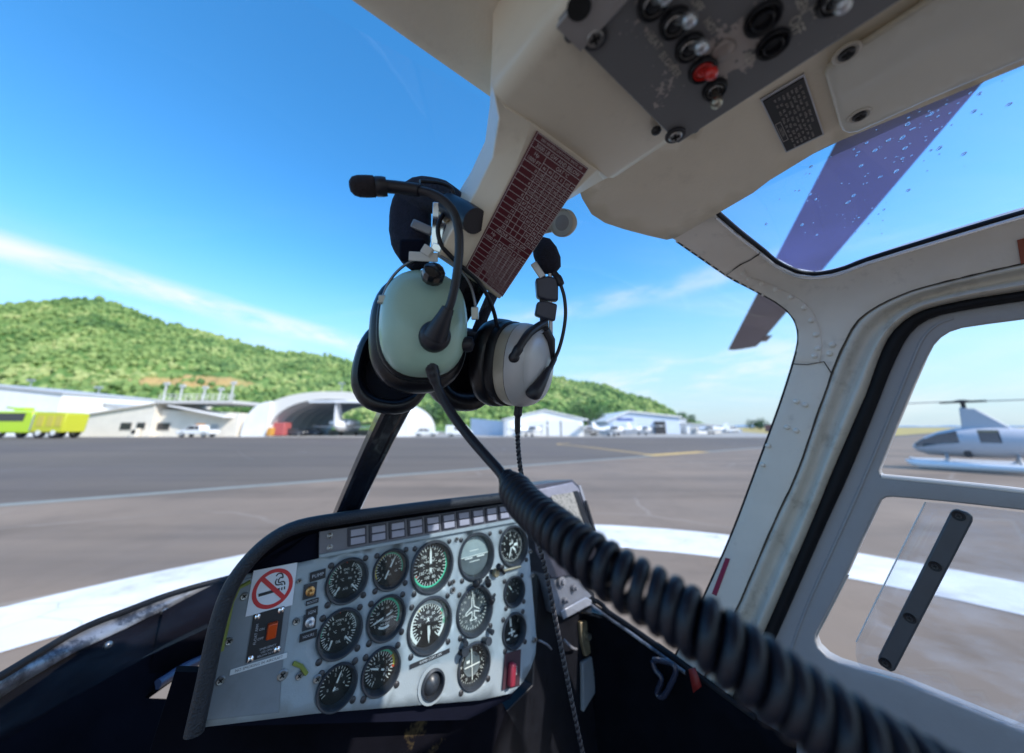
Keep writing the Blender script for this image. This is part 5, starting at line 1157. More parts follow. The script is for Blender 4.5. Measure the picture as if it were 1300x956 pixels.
for k in range(10):
    s0, s1 = k / 10 + .004, (k + 1) / 10 - .010
    b = MB(); b.hexa([an(s0, -.02, .0042), an(s0, 1.06, .0042), an(s1, 1.06, .0042), an(s1, -.02, .0042)], [an(s0, -.02, .0068), an(s0, 1.06, .0068), an(s1, 1.06, .0068), an(s1, -.02, .0068)])
    for y0, y1 in ((.10, .48), (.58, .97)):
        x0, x1 = s0 + .011, s1 - .009
        b.hexa([an(x0, y0, .0068), an(x0, y1, .0068), an(x1, y1, .0068), an(x1, y0, .0068)], [an(x0, y0, .0085), an(x0, y1, .0085), an(x1, y1, .0085), an(x1, y0, .0085)], 1)
    b.build('annunciator_light', [lampb, lamp], st_, bevel=.0003)
for t in (.25, .92):
    b = MB(); p = an(-.075, t, .0042); b.lathe(p, EN, [(.0042, 0), (.0042, .001), (.003, .0014), (.0014, .0004)], 0, 16); b.build('strip_screw', screwm, st_, ang=40)

# gauges
white_m = mat('gauge_white', (.78, .80, .76), .5, var=.03); green_m = mat('gauge_green', (.06, .62, .36), .5, var=.05); redg = mat('gauge_red', (.65, .08, .03), .5); yelg = mat('gauge_yellow', (.75, .6, .05), .5)
dial_m = mat('gauge_black', (.008, .009, .011), .5, var=.2, scale=60); bez_m = mat('gauge_bezel', (.03, .036, .046), .35, var=.2, scale=60, coat=.2)
attg = mat('attitude_grey', (.30, .36, .37), .45, var=.12, scale=50); attd = mat('attitude_dark', (.10, .12, .13), .5, var=.15, scale=60)
gglass = glass('gauge_glass', (.96, .98, .98), .55)
GM = [bez_m, dial_m, white_m, green_m, redg, yelg, attg, attd, gglass]
def gauge(a, c, r, kind, idx):
    b = MB(); o = pw(a, c); D_ = -.009; ri = r * .80
    b.lathe(o, EN, [(r, -.004), (r, .0028), (r * .96, .0042), (r * .90, .0040), (r * .86, .001), (ri * 1.01, D_ * .75), (ri, D_)], 0, 40, cap=False)
    b.lathe(o, EN, [(ri * 1.01, D_), (ri * .5, D_), (.0002, D_)], 7 if kind == 'hdg' else 1, 32)
    h = D_ + .0005
    def pt(ang, rr, hh=h): t = math.radians(90 - ang); return pw(a + rr * ri * math.cos(t), c + rr * ri * math.sin(t), hh)
    def tick(ang, r0, r1, wd, m=2, hh=h):
        p, q = pt(ang, r0, hh), pt(ang, r1, hh); y = EN.cross((q - p).normalized()) * wd * ri; b.poly([p - y, q - y, q + y, p + y], m)
    def arc(a0_, a1_, r0, r1, m=2, hh=h, n_=18):
        for i in range(n_):
            x, y = a0_ + (a1_ - a0_) * i / n_, a0_ + (a1_ - a0_) * (i + 1) / n_
            b.poly([pt(x, r0, hh), pt(y, r0, hh), pt(y, r1, hh), pt(x, r1, hh)][::-1], m)
    def num(s, ang, rr, sz, m=2): b.text(s, frame(pt(ang, rr, h + .0001), ER, EU), sz * ri, m)
    def txt(s, x, y, sz, m=2): b.text(s, frame(pw(a + x * ri, c + y * ri, h + .0001), ER, EU), sz * ri, m)
    def needle(ang, l, wd, tail=.18, m=2, hh=h + .0022):
        p, q = pt(ang + 180, tail, hh), pt(ang, l, hh); d = (q - p).normalized(); y = EN.cross(d) * wd * ri
        b.prism([p - y, p + y, lerp(p, q, .8) + y * .9, q, lerp(p, q, .8) - y * .9], EN * -.0006, m)
        b.lathe(pw(a, c, h), EN, [(.10 * ri, 0), (.10 * ri, .0024), (.02 * ri, .0026)], 1, 14)
    if kind in ('dual', 'dual2'):
        for s in (-1, 1):
            for i in range(15): tick(s * (28 + i * 8.2), .80 if i % 3 else .72, .95, .016 if i % 3 else .028)
            arc(s * 40, s * 92, .93, .975, 3 if s < 0 else 2)
            for i, t in enumerate('02468'): num(t, s * (140 - i * 26), .58, .2)
            p0 = pw(a + s * .36 * ri, c - .32 * ri, h + .002); q = pw(a + s * (.66 if kind == 'dual' else .5) * ri * (1 if s < 0 else .75), c - .74 * ri, h + .002) if s < 0 else pw(a + .72 * ri, c - .70 * ri, h + .002)
            y = EN.cross((q - p0).normalized()) * .055 * ri; b.prism([p0 - y, p0 + y, q + y * .3, q - y * .3], EN * -.0006, 2)
        txt('ENG' if kind == 'dual' else 'XMSN', 0, .55, .17); txt('OIL', 0, .36, .15); txt('\u00b0C', -.22, .02, .2); txt('PSI', .24, .02, .17); txt('X10' if kind == 'dual' else 'OIL', 0, -.5, .18); tick(0, .9, .97, .02, 4)
    elif kind == 'small':
        for i in range(22): tick(-130 + i * 11, .78 if i % 3 else .68, .95, .018)
        arc(-120, -20, .90, .96, 5); arc(-20, 110, .90, .96, 3)
        for i, t in enumerate(('0', '2', '4', '6', '8', '10')): num(t, -125 + i * 48, .52, .2)
        needle(28, .82, .05, .62); txt('FUEL', 0, -.35, .14)
    elif kind == 'air':
        for i in range(36): tick(i * 10, .82 if i % 2 else .74, .95, .016)
        arc(60, 250, .93, 1.0, 3)
        for i, t in enumerate(('0', '20', '40', '60', '80', '100', '120', '140', '150')): num(t, i * 40, .58, .2)
        txt('AIRSPEED', 0, .2, .13); txt('KNOTS', 0, -.2, .15); txt('MPH', 0, -.34, .12); needle(0, .88, .06, .3); tick(245, .82, 1.0, .03, 4)
        for i in range(18): tick(i * 20 + 4, .36, .42, .012)
    elif kind == 'att':
        for i in range(2): pass
        pts = [pt(90 + i * 10, .99, h) for i in range(19)]; b.poly(pts[::-1], 7)
        pts = [pt(-90 + i * 10, .99, h) for i in range(19)]; b.poly(pts[::-1], 6)
        for y, w_ in ((.0, .98), (.28, .3), (-.28, .35)): b.box(pw(a, c + y * ri, h + .0006), ER * w_ * ri, EU * .018 * ri, EN * .0002, 2)
        for s in (-1, 1): b.box(pw(a + s * .42 * ri, c - .08 * ri, h + .0016), ER * .26 * ri, EU * .035 * ri, EN * .0003, 2)
        for x in (-60, -30, 0, 30, 60): tick(x, .84, .96, .02)
        b.lathe(pw(a, c - .95 * r, .004), EN, [(.0042, 0), (.0045, .006), (.0035, .008)], 0, 14)
    elif kind == 'alt':
        for i in range(50): tick(i * 7.2, .84 if i % 5 else .74, .96, .013)
        for i in range(10): num(str(i), i * 36, .58, .22)
        needle(200, .8, .04, .3); needle(140, .5, .07, .2); txt('ALT', 0, .3, .14); b.box(pw(a + .4 * ri, c, h + .0004), ER * .16 * ri, EU * .08 * ri, EN * .0002, 2)
    elif kind == 'green':
        arc(-75, 120, .88, 1.0, 3)
        for i in range(20): tick(-110 + i * 12, .74 if i % 2 else .66, .9, .018)
        for i, t in enumerate(('0', '20', '40', '60', '80', '100')): num(t, -105 + i * 43, .48, .19)
        needle(72, .6, .045, .75); txt('TORQUE', .05, -.22, .15); txt('PERCENT', .05, -.42, .14); arc(150, 215, .55, .68, 2); num('6', 235, .72, .2)
    elif kind == 'vsi':
        arc(-140, 140, .84, .985, 2)
        for i in range(29): tick(-140 + i * 10, .70 if i % 2 else .62, .86, .02)
        arc(60, 110, .84, .985, 3); tick(-38, .78, .99, .05, 5); tick(72, .76, 1.0, .045, 4)
        for i, t in enumerate(('0', '20', '40', '60', '80', '100', '110')): num(t, -130 + i * 43, .48, .19)
        txt('ROTOR', 0, .22, .14); txt('RPM', 0, .05, .12); needle(178, .86, .05, .25); needle(172, .55, .06, .1)
    elif kind == 'hdg':
        for i in range(36): tick(i * 10, .86 if i % 3 else .78, .97, .016)
        for i, t in enumerate(('N', '3', '6', 'E', '12', '15', 'S', '21', '24', 'W', '30', '33')): num(t, i * 30 + 12, .66, .17)
        f = h + .002
        def ln(x0, y0, x1, y1, w_=.028):
            p, q = pw(a + x0 * ri, c + y0 * ri, f), pw(a + x1 * ri, c + y1 * ri, f); y = EN.cross((q - p).normalized()) * w_ * ri; b.poly([p - y, q - y, q + y, p + y], 2)
        for s in (-1, 1):
            ln(s * .05, .62, s * .08, .14); ln(s * .08, .14, s * .50, -.10); ln(s * .5, -.10, s * .5, -.2); ln(s * .5, -.2, s * .08, -.08); ln(s * .08, -.08, s * .07, -.36); ln(s * .07, -.36, s * .24, -.48); ln(s * .24, -.48, s * .02, -.5)
        ln(0, .95, 0, .62, .02)
        for s in (-1, 1): b.tube([pw(a + s * .86 * r * .75, c - .9 * r, .002), pw(a + s * .95 * r * .75, c - .97 * r, .013)], [.0035, .0045], 0, 12)
    elif kind == 'tot':
        arc(-60, 60, .88, 1.0, 3); arc(60, 95, .88, 1.0, 5); tick(98, .8, 1.0, .06, 4); tick(60, .78, 1.0, .04, 4)
        for i in range(25): tick(-150 + i * 12, .72 if i % 2 else .62, .88, .022)
        for i, t in enumerate(('1', '2', '3', '4', '5', '6', '7', '8', '9')): num(t, -150 + i * 36, .5, .2)
        for i in range(8): num('8' if i % 2 else '0', 100 + i * 9, .78 - (i % 3) * .14, .15)
        needle(-70, .7, .05, .3); txt('TOT', -.1, .15, .15)
    elif kind == 'cdi':
        for i in range(12): num(('N', '3', '6', 'E', '12', '15', 'S', '21', '24', 'W', '30', '33')[i], i * 30, .80, .2)
        for i in range(36): tick(i * 10, .92, 1.0, .014)
        b.lathe(pw(a, c, h - .0002), EN, [(.64 * ri, 0), (.64 * ri, .0012), (.6 * ri, .0004), (.01, .0004)], 7, 32)
        b.box(pw(a - .02 * ri, c, h + .002), ER * .025 * ri, EU * .78 * ri, EN * .0003, 2); b.box(pw(a, c - .06 * ri, h + .0023), ER * .58 * ri, EU * .03 * ri, EN * .0003, 2)
        b.box(pw(a - .3 * ri, c + .2 * ri, h + .002), ER * .12 * ri, EU * .07 * ri, EN * .0002, 2)
        for s, m in ((-1, 0), (1, 1)):
            b.tube([pw(a + s * .6 * r, c + .95 * r, .002), pw(a + s * .72 * r - .004, c + 1.0 * r, .020)], [.004, .0062], 0, 12)
    elif kind == 'cross':
        b.box(pw(a - .05 * ri, c + .5 * ri, h + .0006), ER * .09 * ri, EU * .30 * ri, EN * .0002, 2)
        b.box(pw(a, c - .2 * ri, h + .0006), ER * .32 * ri, EU * .06 * ri, EN * .0002, 2); b.box(pw(a + .02 * ri, c - .2 * ri, h + .0007), ER * .07 * ri, EU * .26 * ri, EN * .0002, 2)
        for s in (-1, 1): b.box(pw(a + s * .4 * ri, c - .56 * ri, h + .0006), ER * .16 * ri, EU * .05 * ri, EN * .0002, 2)
        for x in (-60, 60): tick(x, .8, .95, .02)
    elif kind == 'plain':
        for i in range(9): tick(-120 + i * 30, .74, .9, .03, 6)
        for i, t in enumerate(('0', '5', '10', '15')): num(t, -110 + i * 72, .5, .24, 6)
        needle(-35, .6, .06, .2, 6)
    else:
        for i in range(19): tick(-120 + i * 13, .78 if i % 3 else .68, .92, .02)
        for i, t in enumerate(('0', '1', '2', '3', '4')): num(t, -110 + i * 52, .5, .22)
        needle(25, .75, .05, .3); txt('AMPS', 0, -.3, .16)
    b.lathe(o, EN, [(r * .875, -.0012), (.0003, -.0010)], 8, 32)
    return b.build('gauge', GM, ip, ang=40)
for i, (a, c, r, k) in enumerate(gl):
    gauge(a, c, r, k, i)
    s_ = r * .80 if k not in ('plain', 'cross') else r * .82
    for x, y in ((-1, 1), (1, 1), (-1, -1), (1, -1)):
        p = (a + x * s_ * 1.02, c + y * s_ * 1.02)
        if not inside(p, plate) or min(math.hypot(p[0] - g[0], p[1] - g[1]) - g[2] for g in gl) < .003: continue
        b = MB(); b.lathe(pw(*p, .0001), EN, [(.0042, 0), (.0040, .0014), (.0026, .0022), (.0003, .0023)], 0, 14); b.build('gauge_screw', screwd, ip, ang=50)
# round plate with a ball-topped vent under the middle column
b = MB(); b.lathe(pw(ha, hcn, .0005), EN, [(hr * 1.28, -.0005), (hr * 1.28, .0012), (hr * .95, .0014), (hr * .95, -.004)], 1, 40, cap=False); b.lathe(pw(ha, hcn), EN, [(hr, -.004), (hr, .005), (hr * .86, .006), (hr * .8, -.004), (hr * .6, .001), (hr * .3, .005), (.0005, .006)], 0, 36); b.build('standby_gauge', [bez_m, silv], ip, ang=40)
# label strip under the middle gauge
def lstrip(u0, v0, u1, v1, hpx, s, nm, lm, tm, size=.7):
    A0, A1 = loc(u0, v0), loc(u1, v1); d = V((A1[0] - A0[0], A1[1] - A0[1])); L = d.length; d.normalize(); h = hpx * vscale((u0 + u1) / 2, (v0 + v1) / 2) / 2
    x = ER * d.x + EU * d.y; y = EU * d.x - ER * d.y; o = pw((A0[0] + A1[0]) / 2, (A0[1] + A1[1]) / 2, .0022)
    b = MB(); b.box(o, x * L / 2, y * h, EN * .0005, 0); b.text(s, frame(o + EN * .0007, x, y), h * 2 * size, 1); return b.build(nm, [lm, tm], ip, smooth=False)
lblw = mat('label_white', (.62, .65, .66), .5, var=.05); lblk = mat('label_black', (.012, .012, .016), .5); tblk = mat('text_black', (.02, .02, .025), .6); tdim = mat('text_grey', (.42, .44, .48), .6)
lstrip(520, 846, 570, 825, 5.5, 'AVOID CONT. OPS', 'label_strip', tblk, lblw, .8)
lstrip(292, 853, 364, 831, 6.5, 'NO SMOKING IN AIRCRAFT', 'label_strip', lblw, tblk, .72)
lstrip(393, 733, 413, 727, 12, 'PUMP', 'switch_label', lblk, tdim, .5)
lstrip(388, 766, 404, 761, 6, 'BOOST', 'switch_label', lblk, tdim, .7)
lstrip(388, 779, 403, 774, 11, 'IGN', 'switch_label', lblk, tdim, .5)
lstrip(380, 810, 402, 803, 10, 'HOURS', 'switch_label', lblk, tdim, .45)
# no smoking sticker
q = [PPt(*p, .0022) for p in ((322, 724.5), (377.5, 714), (371, 768), (311.5, 783))]
NSm = mat('sticker_white', (.70, .72, .77), .4, var=.03); NSr = mat('sticker_red', (.55, .025, .03), .45, var=.05); NSk = mat('sticker_black', (.015, .015, .02), .5)
def qd(s, t, h=0.0): return lerp(lerp(q[3], q[2], s), lerp(q[0], q[1], s), t) + EN * h
b = MB(); b.hexa([qd(0, 0), qd(1, 0), qd(1, 1), qd(0, 1)], [qd(0, 0, .0006), qd(1, 0, .0006), qd(1, 1, .0006), qd(0, 1, .0006)], 0)
for i in range(40):
    a, c = i * PI / 20, (i + 1) * PI / 20; b.poly([qd(.5 + .36 * math.cos(a), .5 + .36 * math.sin(a), .001), qd(.5 + .45 * math.cos(a), .5 + .45 * math.sin(a), .001), qd(.5 + .45 * math.cos(c), .5 + .45 * math.sin(c), .001), qd(.5 + .36 * math.cos(c), .5 + .36 * math.sin(c), .001)], 1)
def seg(x0, y0, x1, y1, wd, m, h):
    dx, dy = x1 - x0, y1 - y0; L = math.hypot(dx, dy); nx, ny = -dy / L * wd, dx / L * wd; b.poly([qd(x0 + nx, y0 + ny, h), qd(x0 - nx, y0 - ny, h), qd(x1 - nx, y1 - ny, h), qd(x1 + nx, y1 + ny, h)], m)
seg(.20, .41, .66, .44, .035, 2, .0009); seg(.69, .443, .72, .445, .035, 2, .0009); seg(.75, .447, .78, .45, .035, 2, .0009)
sm = cr([(.76, .52), (.75, .58), (.70, .61), (.62, .6), (.60, .66), (.64, .72), (.7, .7), (.66, .8), (.58, .82), (.53, .77)], 4)
for (x, y), (x2, y2) in zip(sm, sm[1:]): seg(x, y, x2, y2, .016, 2, .0009)
sm = cr([(.70, .52), (.69, .56), (.62, .55), (.55, .58), (.54, .66), (.57, .7)], 4)
for (x, y), (x2, y2) in zip(sm, sm[1:]): seg(x, y, x2, y2, .016, 2, .0009)
seg(.21, .79, .79, .21, .05, 1, .0012)
b.build('no_smoking_sign', [NSm, NSr, NSk], ip, smooth=False)
# guarded rocker switch
q = [PPt(*p, .0022) for p in ((322, 780), (361, 769), (354, 828), (312, 841))]
b = MB(); b.hexa([qd(0, 0), qd(1, 0), qd(1, 1), qd(0, 1)], [qd(0, 0, .0012), qd(1, 0, .0012), qd(1, 1, .0012), qd(0, 1, .0012)], 0)
M = frame(qd(.18, .55, .0015), qd(.18, .9) - qd(.18, .2), qd(0, .5) - qd(1, .5)); W_ = (qd(1, .5) - qd(0, .5)).length
b.text('FLOAT ARM', M, W_ * .12, 1); xx = qd(1, .5) - qd(0, .5); yy = qd(.5, 1) - qd(.5, 0)
for s, x, y in (('ON', .34, .62), ('OFF', .34, .42), ('EMERGENCY', .62, .19), ('USE ONLY', .62, .12), ('BELOW 52 KTS', .62, .05)): b.text(s, frame(qd(x, y, .0015), xx, yy), W_ * (.11 if x < .5 else .09), 1)
rk = b.build('rocker_plate', [lblk, tdim], ip, smooth=False)
b = MB(); b.hexa([qd(.5, .34, .0013), qd(.84, .34, .0013), qd(.84, .72, .0013), qd(.5, .72, .0013)], [qd(.52, .36, .004), qd(.82, .36, .004), qd(.82, .70, .009), qd(.52, .70, .009)]); b.build('rocker_switch', mat('rocker_orange', (.62, .075, .012), .3, var=.06, coat=.3), ip, bevel=.0012)
for x, y in ((.12, .93), (.9, .93), (.12, .05), (.93, .08)):
    b = MB(); b.lathe(qd(x, y, .001), EN, [(.0036, 0), (.0036, .001), (.002, .002), (.0003, .0022)], 0, 14); b.build('plate_screw', chrome, ip, ang=50)
# toggles beside it and loose screws
for u, v, m in ((393.5, 750, mat('brass_toggle', (.5, .27, .1), .3, .8, var=.1)), (393, 789, alum)):
    p = PPt(u, v, .0015); b = MB(); b.box(p, ER * .008, EU * .009, EN * .001, 0); b.lathe(p, EN, [(.0058, .001), (.0058, .004), (.0035, .005), (.0026, .005), (.0022, .013), (.003, .016), (.001, .017)], 1, 16); b.build('panel_toggle', [bez_m, m], ip, ang=40)
for u, v, r in ((380, 738, .003), (376, 789, .0042), (310, 757, .0045), (291, 814, .0045), (358.5, 857, .006), (380, 858, .0045), (280, 864, .0045), (403, 862, .005), (673, 700, .004), (676, 730, .004), (679, 812, .005), (643, 659.5, .003), (580, 685, .0038), (575, 749, .005), (575.5, 739, .004)):
    p = PPt(u, v, .0016); b = MB(); b.lathe(p, EN, [(r, -.001), (r, .0008), (r * .8, .0018), (r * .3, .0014)], 0, 16); x = ER * .8 + EU * .6; y = EU * .8 - ER * .6
    for A, B in ((x, y), (y, x)): b.box(p + EN * .0018, A * r * .55, B * r * .13, EN * .0003, 1)
    b.build('screw', [screwm, slotm], ip, ang=40)
# small controls between the right-hand gauges
b = MB(); p = PPt(629, 727, .004); b.lathe(p, EN, [(.0075, 0), (.0075, .004), (.006, .006), (.0005, .0064)], 0, 18); d = (PPt(660, 719, .004) - p); b.tube([p + d * .3 + EN * .002, p + d + EN * .002], [.0028, .0022], 0, 10); b.build('brass_pull', mat('brass_dull', (.38, .33, .22), .35, .7, var=.12, scale=60), ip, ang=40)
for u0, v0, u1, v1, r in ((609, 738, 604, 741, .0062), (619, 733, 620, 742, .0056), (640, 728, 633, 719, .0055), (628, 755, 624, 764, .005)):
    b = MB(); p = PPt(u0, v0, .002); e = PPt(u1, v1, .020); b.tube([p, lerp(p, e, .6), lerp(p, e, .65), e, e + (e - p) * .05], [r * .5, r * .5, r, r, r * .7], 0, 14); b.build('adjuster_knob', blk, ip, ang=40)
b = MB(); p = PPt(650, 848, .002); q = [PPt(*x, .002) for x in ((641, 830), (661, 824), (659, 870), (637, 876))]
b.hexa([qd(0, 0), qd(1, 0), qd(1, 1), qd(0, 1)], [qd(0, 0, .0014), qd(1, 0, .0014), qd(1, 1, .0014), qd(0, 1, .0014)], 0); ps = b.build('pull_plate', mat('plate_dark_red', (.05, .02, .03), .5, var=.2, scale=50), ip)
b = MB(); b.hexa([qd(.2, .1, .0015), qd(.5, .1, .0015), qd(.5, .75, .0015), qd(.2, .75, .0015)], [qd(.2, .1, .014), qd(.5, .1, .014), qd(.5, .75, .014), qd(.2, .75, .014)]); b.build('pull_handle', mat('handle_red', (.24, .02, .04), .4), ip, bevel=.003)
b = MB(); b.text('PULL', frame(qd(.75, .45, .0016), yy, xx * -1), .0058, 0); b.build('pull_legend', white_m, ip, smooth=False)

# pedestal, radio boxes right of the panel
def slabq(name, px, off, dep, m, parent=heli, bev=.002, mats=None):
    q = [PPt(u, v, off) for u, v in px]; b = MB(); b.prism(q[::-1] if (q[1] - q[0]).cross(q[2] - q[0]).dot(EN) > 0 else q, EN * -dep); return b.build(name, m, parent, bevel=bev)
slabq('pedestal', [(684, 700), (755, 752), (770, 900), (780, 1150), (560, 1150), (640, 905), (676, 870)], -.06, .22, blk)
rb_ = slabq('radio_box', [(670, 617), (686, 614.5), (727, 609), (736, 617.5), (757, 676), (770, 722), (700, 735), (680, 700)], -.02, .10, mat('box_violet_black', (.045, .043, .06), .4, var=.2, scale=20))
slabq('box_top_trim', [(676, 623), (727, 612), (735, 620), (737, 625), (690, 634)], -.017, .004, mat('trim_grey_violet', (.26, .255, .31), .4, .3, var=.1, scale=40), rb_)
slabq('box_edge', [(735, 617), (737.5, 616), (772, 722), (768, 723)], -.017, .004, mat('edge_grey', (.33, .33, .37), .35, .4), rb_, .0006)
mesh_m = bpy.data.materials.new('perforated_mesh'); n, bs = nt(mesh_m); tcx = N(n, 'ShaderNodeTexCoord'); vo = N(n, 'ShaderNodeTexVoronoi', Scale=260.0); n.links.new(tcx.outputs['Object'], vo.inputs['Vector'])
rp = N(n, 'ShaderNodeValToRGB'); rp.color_ramp.elements[0].position = .25; rp.color_ramp.elements[0].color = (.03, .03, .03, 1); rp.color_ramp.elements[1].position = .4; rp.color_ramp.elements[1].color = (.30, .29, .27, 1); n.links.new(vo.outputs['Distance'], rp.inputs['Fac']); n.links.new(rp.outputs[0], bs.inputs['Base Color']); bs.inputs['Roughness'].default_value = .4
slabq('speaker_mesh', [(700, 629), (728, 625), (744, 670), (712, 690)], -.016, .003, mesh_m, rb_, 0)
slabq('mesh_frame', [(728, 624), (733.5, 623), (752, 672), (745, 675)], -.0145, .003, blk, rb_, .0005)
slabq('side_hinge', [(743, 636), (745, 635), (757, 674), (754, 675)], -.012, .004, blk, rb_, .0005)
kp = slabq('control_head', [(690, 716), (722, 712), (744, 748), (752, 757), (715, 784), (706, 780)], -.03, .05, mat('head_grey', (.15, .16, .19), .4, .2, var=.12, scale=30))
for u, v, r in ((711, 738, .011), (727, 746, .007), (716, 762, .006)):
    p = PPt(u, v, -.029); b = MB(); b.lathe(p, EN, [(r, 0), (r, .006), (r * .9, .008), (r * .55, .008), (r * .5, .014), (r * .4, .015), (.0005, .015)], 0, 20); b.build('control_knob', mat('knob_grey', (.22, .22, .24), .35, .3, var=.1, scale=60), kp, ang=40)
slabq('head_trim', [(712, 776), (744, 758), (752, 762), (751, 768), (716, 787)], -.025, .004, mat('trim_light', (.30, .31, .35), .35, .4, var=.15, scale=40), kp)
bp_ = slabq('brass_bracket', [(737, 790), (752, 786), (757, 800), (756, 826), (744, 834), (739, 815)], -.05, .01, mat('bracket_brass', (.30, .24, .15), .4, .5, var=.3, scale=60))
p = PPt(747, 808, -.045); b = MB(); b.lathe(p, EN, [(.007, -.004), (.007, .004), (.004, .005), (.0005, .003)], 0, 16); b.build('bracket_bolt', brassy, bp_, ang=40)
slabq('white_wedge', [(740, 842), (754, 832), (756, 880), (741, 905)], -.048, .01, mat('wedge_white', (.22, .23, .24), .5))
b = MB(); pts = cr([PPt(684, 813, -.03), PPt(694, 818, -.03), PPt(700, 824, -.04)], 4); b.tube(pts, .002, 0, 8); b.tube(cr([PPt(716, 812, -.04), PPt(726, 822, -.04), PPt(732, 824, -.05)], 4), .0025, 0, 8); b.build('wire_loom', mat('wire_pale', (.2, .2, .22), .4), heli)
# ------------------------------------------------------------------ headsets hanging from the post
foamm = mat('mic_foam', (.025, .02, .026), .95, var=.4, scale=300, bump=1.0, bscale=900)
boomm = mat('boom_black', (.012, .012, .02), .42, var=.15, scale=60)
cushm = mat('cushion_vinyl', (.005, .005, .009), .33, var=.2, scale=60, bump=.15, bscale=300)
greenm = mat('earcup_green', (.34, .49, .405), .36, var=.04, scale=40, bump=.06, bscale=500, coat=.25)
silverc = mat('earcup_silver', (.47, .465, .48), .34, .15, var=.05, scale=40)
goldc = mat('earcup_band', (.44, .40, .33), .35, .15, var=.08, scale=40)
cloth = mat('headband_cloth', (.012, .012, .026), .95, var=.5, scale=220, bump=.8, bscale=700)
plw = mat('clip_white', (.66, .65, .62), .4)
cblm = mat('cable_black', (.008, .009, .017), .42, spec=.4, var=.12, scale=50)
def pxs(pts, n=6): return cr([P(u, v, t) for u, v, t in pts], n)
def cup(b, c, nn, up, sa, sb, prof, m=0, pw_=2.5, n=44, cap=True):
    x = up.cross(nn).normalized()               # right, seen from the outside
    b.lathe(c, nn, prof, m, n, x=x, sx=sa, sy=sb, pw=pw_, cap=cap)
# hook on the post
b = MB(); b.tube([P(566, 259, .318), P(569, 260, .316), P(592, 273, .297), P(603, 281, .288)], [.0085, .0105, .0112, .0112], 0, 20); b.build('headset_hook', boomm, heli, ang=40)

g0 = P(541, 405, .30)
hs1 = empty('green_headset', P(545, 462, .31), 'aviation headset with pale green ear cups hanging by its cloth-padded band from the centre post', 'headset')
N1 = (CAMB + CAMR * .42 + CAMU * .28).normalized(); UP1 = (CAMU + CAMR * .06).normalized()
sa, sb = .0392, .0500
b = MB(); c1 = P(542, 404, .302)
cup(b, c1, N1, UP1, sa, sb, [(.02, .0115), (.25, .0112), (.5, .0098), (.7, .0072), (.84, .0035), (.93, -.001), (.98, -.007), (1.0, -.014), (1.0, -.022)], 0)
ec1 = b.build('ear_cup', greenm, hs1, ang=60)
b = MB(); cup(b, c1, N1, UP1, sa, sb, [(.99, -.018), (1.04, -.019), (1.055, -.022), (1.055, -.030), (1.0, -.032)], 0, cap=False); cup(b, c1, N1, UP1, sa, sb, [(1.04, -.031), (1.15, -.034), (1.21, -.042), (1.21, -.054), (1.12, -.062), (.95, -.064), (.7, -.062)], 1); b.build('ear_seal', [blk, cushm], ec1, ang=60)
# volume knob on the cup
p = P(550, 348.5, .292); d = (N1 + CAMU * .35).normalized(); b = MB()
kn = []
for (r, h) in ((.0098, -.004), (.0098, .0035), (.0085, .0062), (.006, .0072), (.0004, .0074)): kn.append((r, h))
b.lathe(p, d, kn, 0, 12); b.build('volume_knob', mat('knob_gloss', (.012, .012, .015), .2, coat=.5), ec1, ang=25)
# second cup, seen from its cushion side
N2 = (CAMB + CAMR * .38 + CAMU * .30).normalized(); c2 = P(501, 464, .372); UP2 = (CAMU + CAMR * .22).normalized()
b = MB(); cup(b, c2, N2, UP2, .0365, .0455, [(.78, -.014), (.80, .0), (.86, .009), (.95, .012), (1.06, .010), (1.13, .003), (1.13, -.008), (1.06, -.015)], 0, cap=False); cup(b, c2, N2, UP2, .0365, .0455, [(.84, -.010), (.5, -.012), (.01, -.012)], 1)
ec2 = b.build('ear_seal', [cushm, mat('cup_lining', (.006, .006, .014), .9, var=.4, scale=200)], hs1, ang=60)
b = MB(); cup(b, c2, N2, UP2, .0365, .0455, [(1.02, -.015), (1.0, -.03), (.85, -.042), (.5, -.048), (.02, -.049)], 0, cap=False); b.build('ear_cup', greenm, hs1, ang=60)
# wire stirrups
wire = mat('stirrup_wire', (.20, .20, .21), .3, .9, var=.1)
b = MB(); b.tube(pxs([(484, 394, .315), (486, 378, .312), (494, 358, .310), (506, 343, .310), (520, 333, .310), (538, 326, .312), (552, 324, .313)]), .0013, 0, 8)
b.tube(pxs([(604, 402, .305), (603, 385, .303), (598, 364, .303), (588, 347, .305), (574, 334, .308), (560, 326, .311)]), .0024, 0, 10, flat=.5); b.build('stirrup', wire, hs1, ang=60)
b = MB(); b.box(P(487, 380, .299), CAMR * .0034, CAMU * .0035, CAMB * .0034); b.lathe(P(484.5, 383, .299), -CAMR, [(.0028, -.003), (.0028, .0005), (.0016, .0012), (.0016, .0035)], 0, 12); b.build('pivot_bracket', mat('bracket_grey', (.42, .44, .40), .3, .7), hs1, bevel=.0006, ang=40); b = MB(); b.box(P(603, 398, .300), CAMR * .003, CAMU * .0055, CAMB * .003); b.build('pivot_bracket', mat('bracket_grey', (.42, .44, .40), .3, .7), hs1, bevel=.0006, ang=40)
b = MB(); b.lathe(P(594, 437, .312), CAMR, [(.006, -.006), (.0075, 0), (.0065, .004), (.0005, .006)], 0, 16); b.build('side_pad', boomm, hs1)
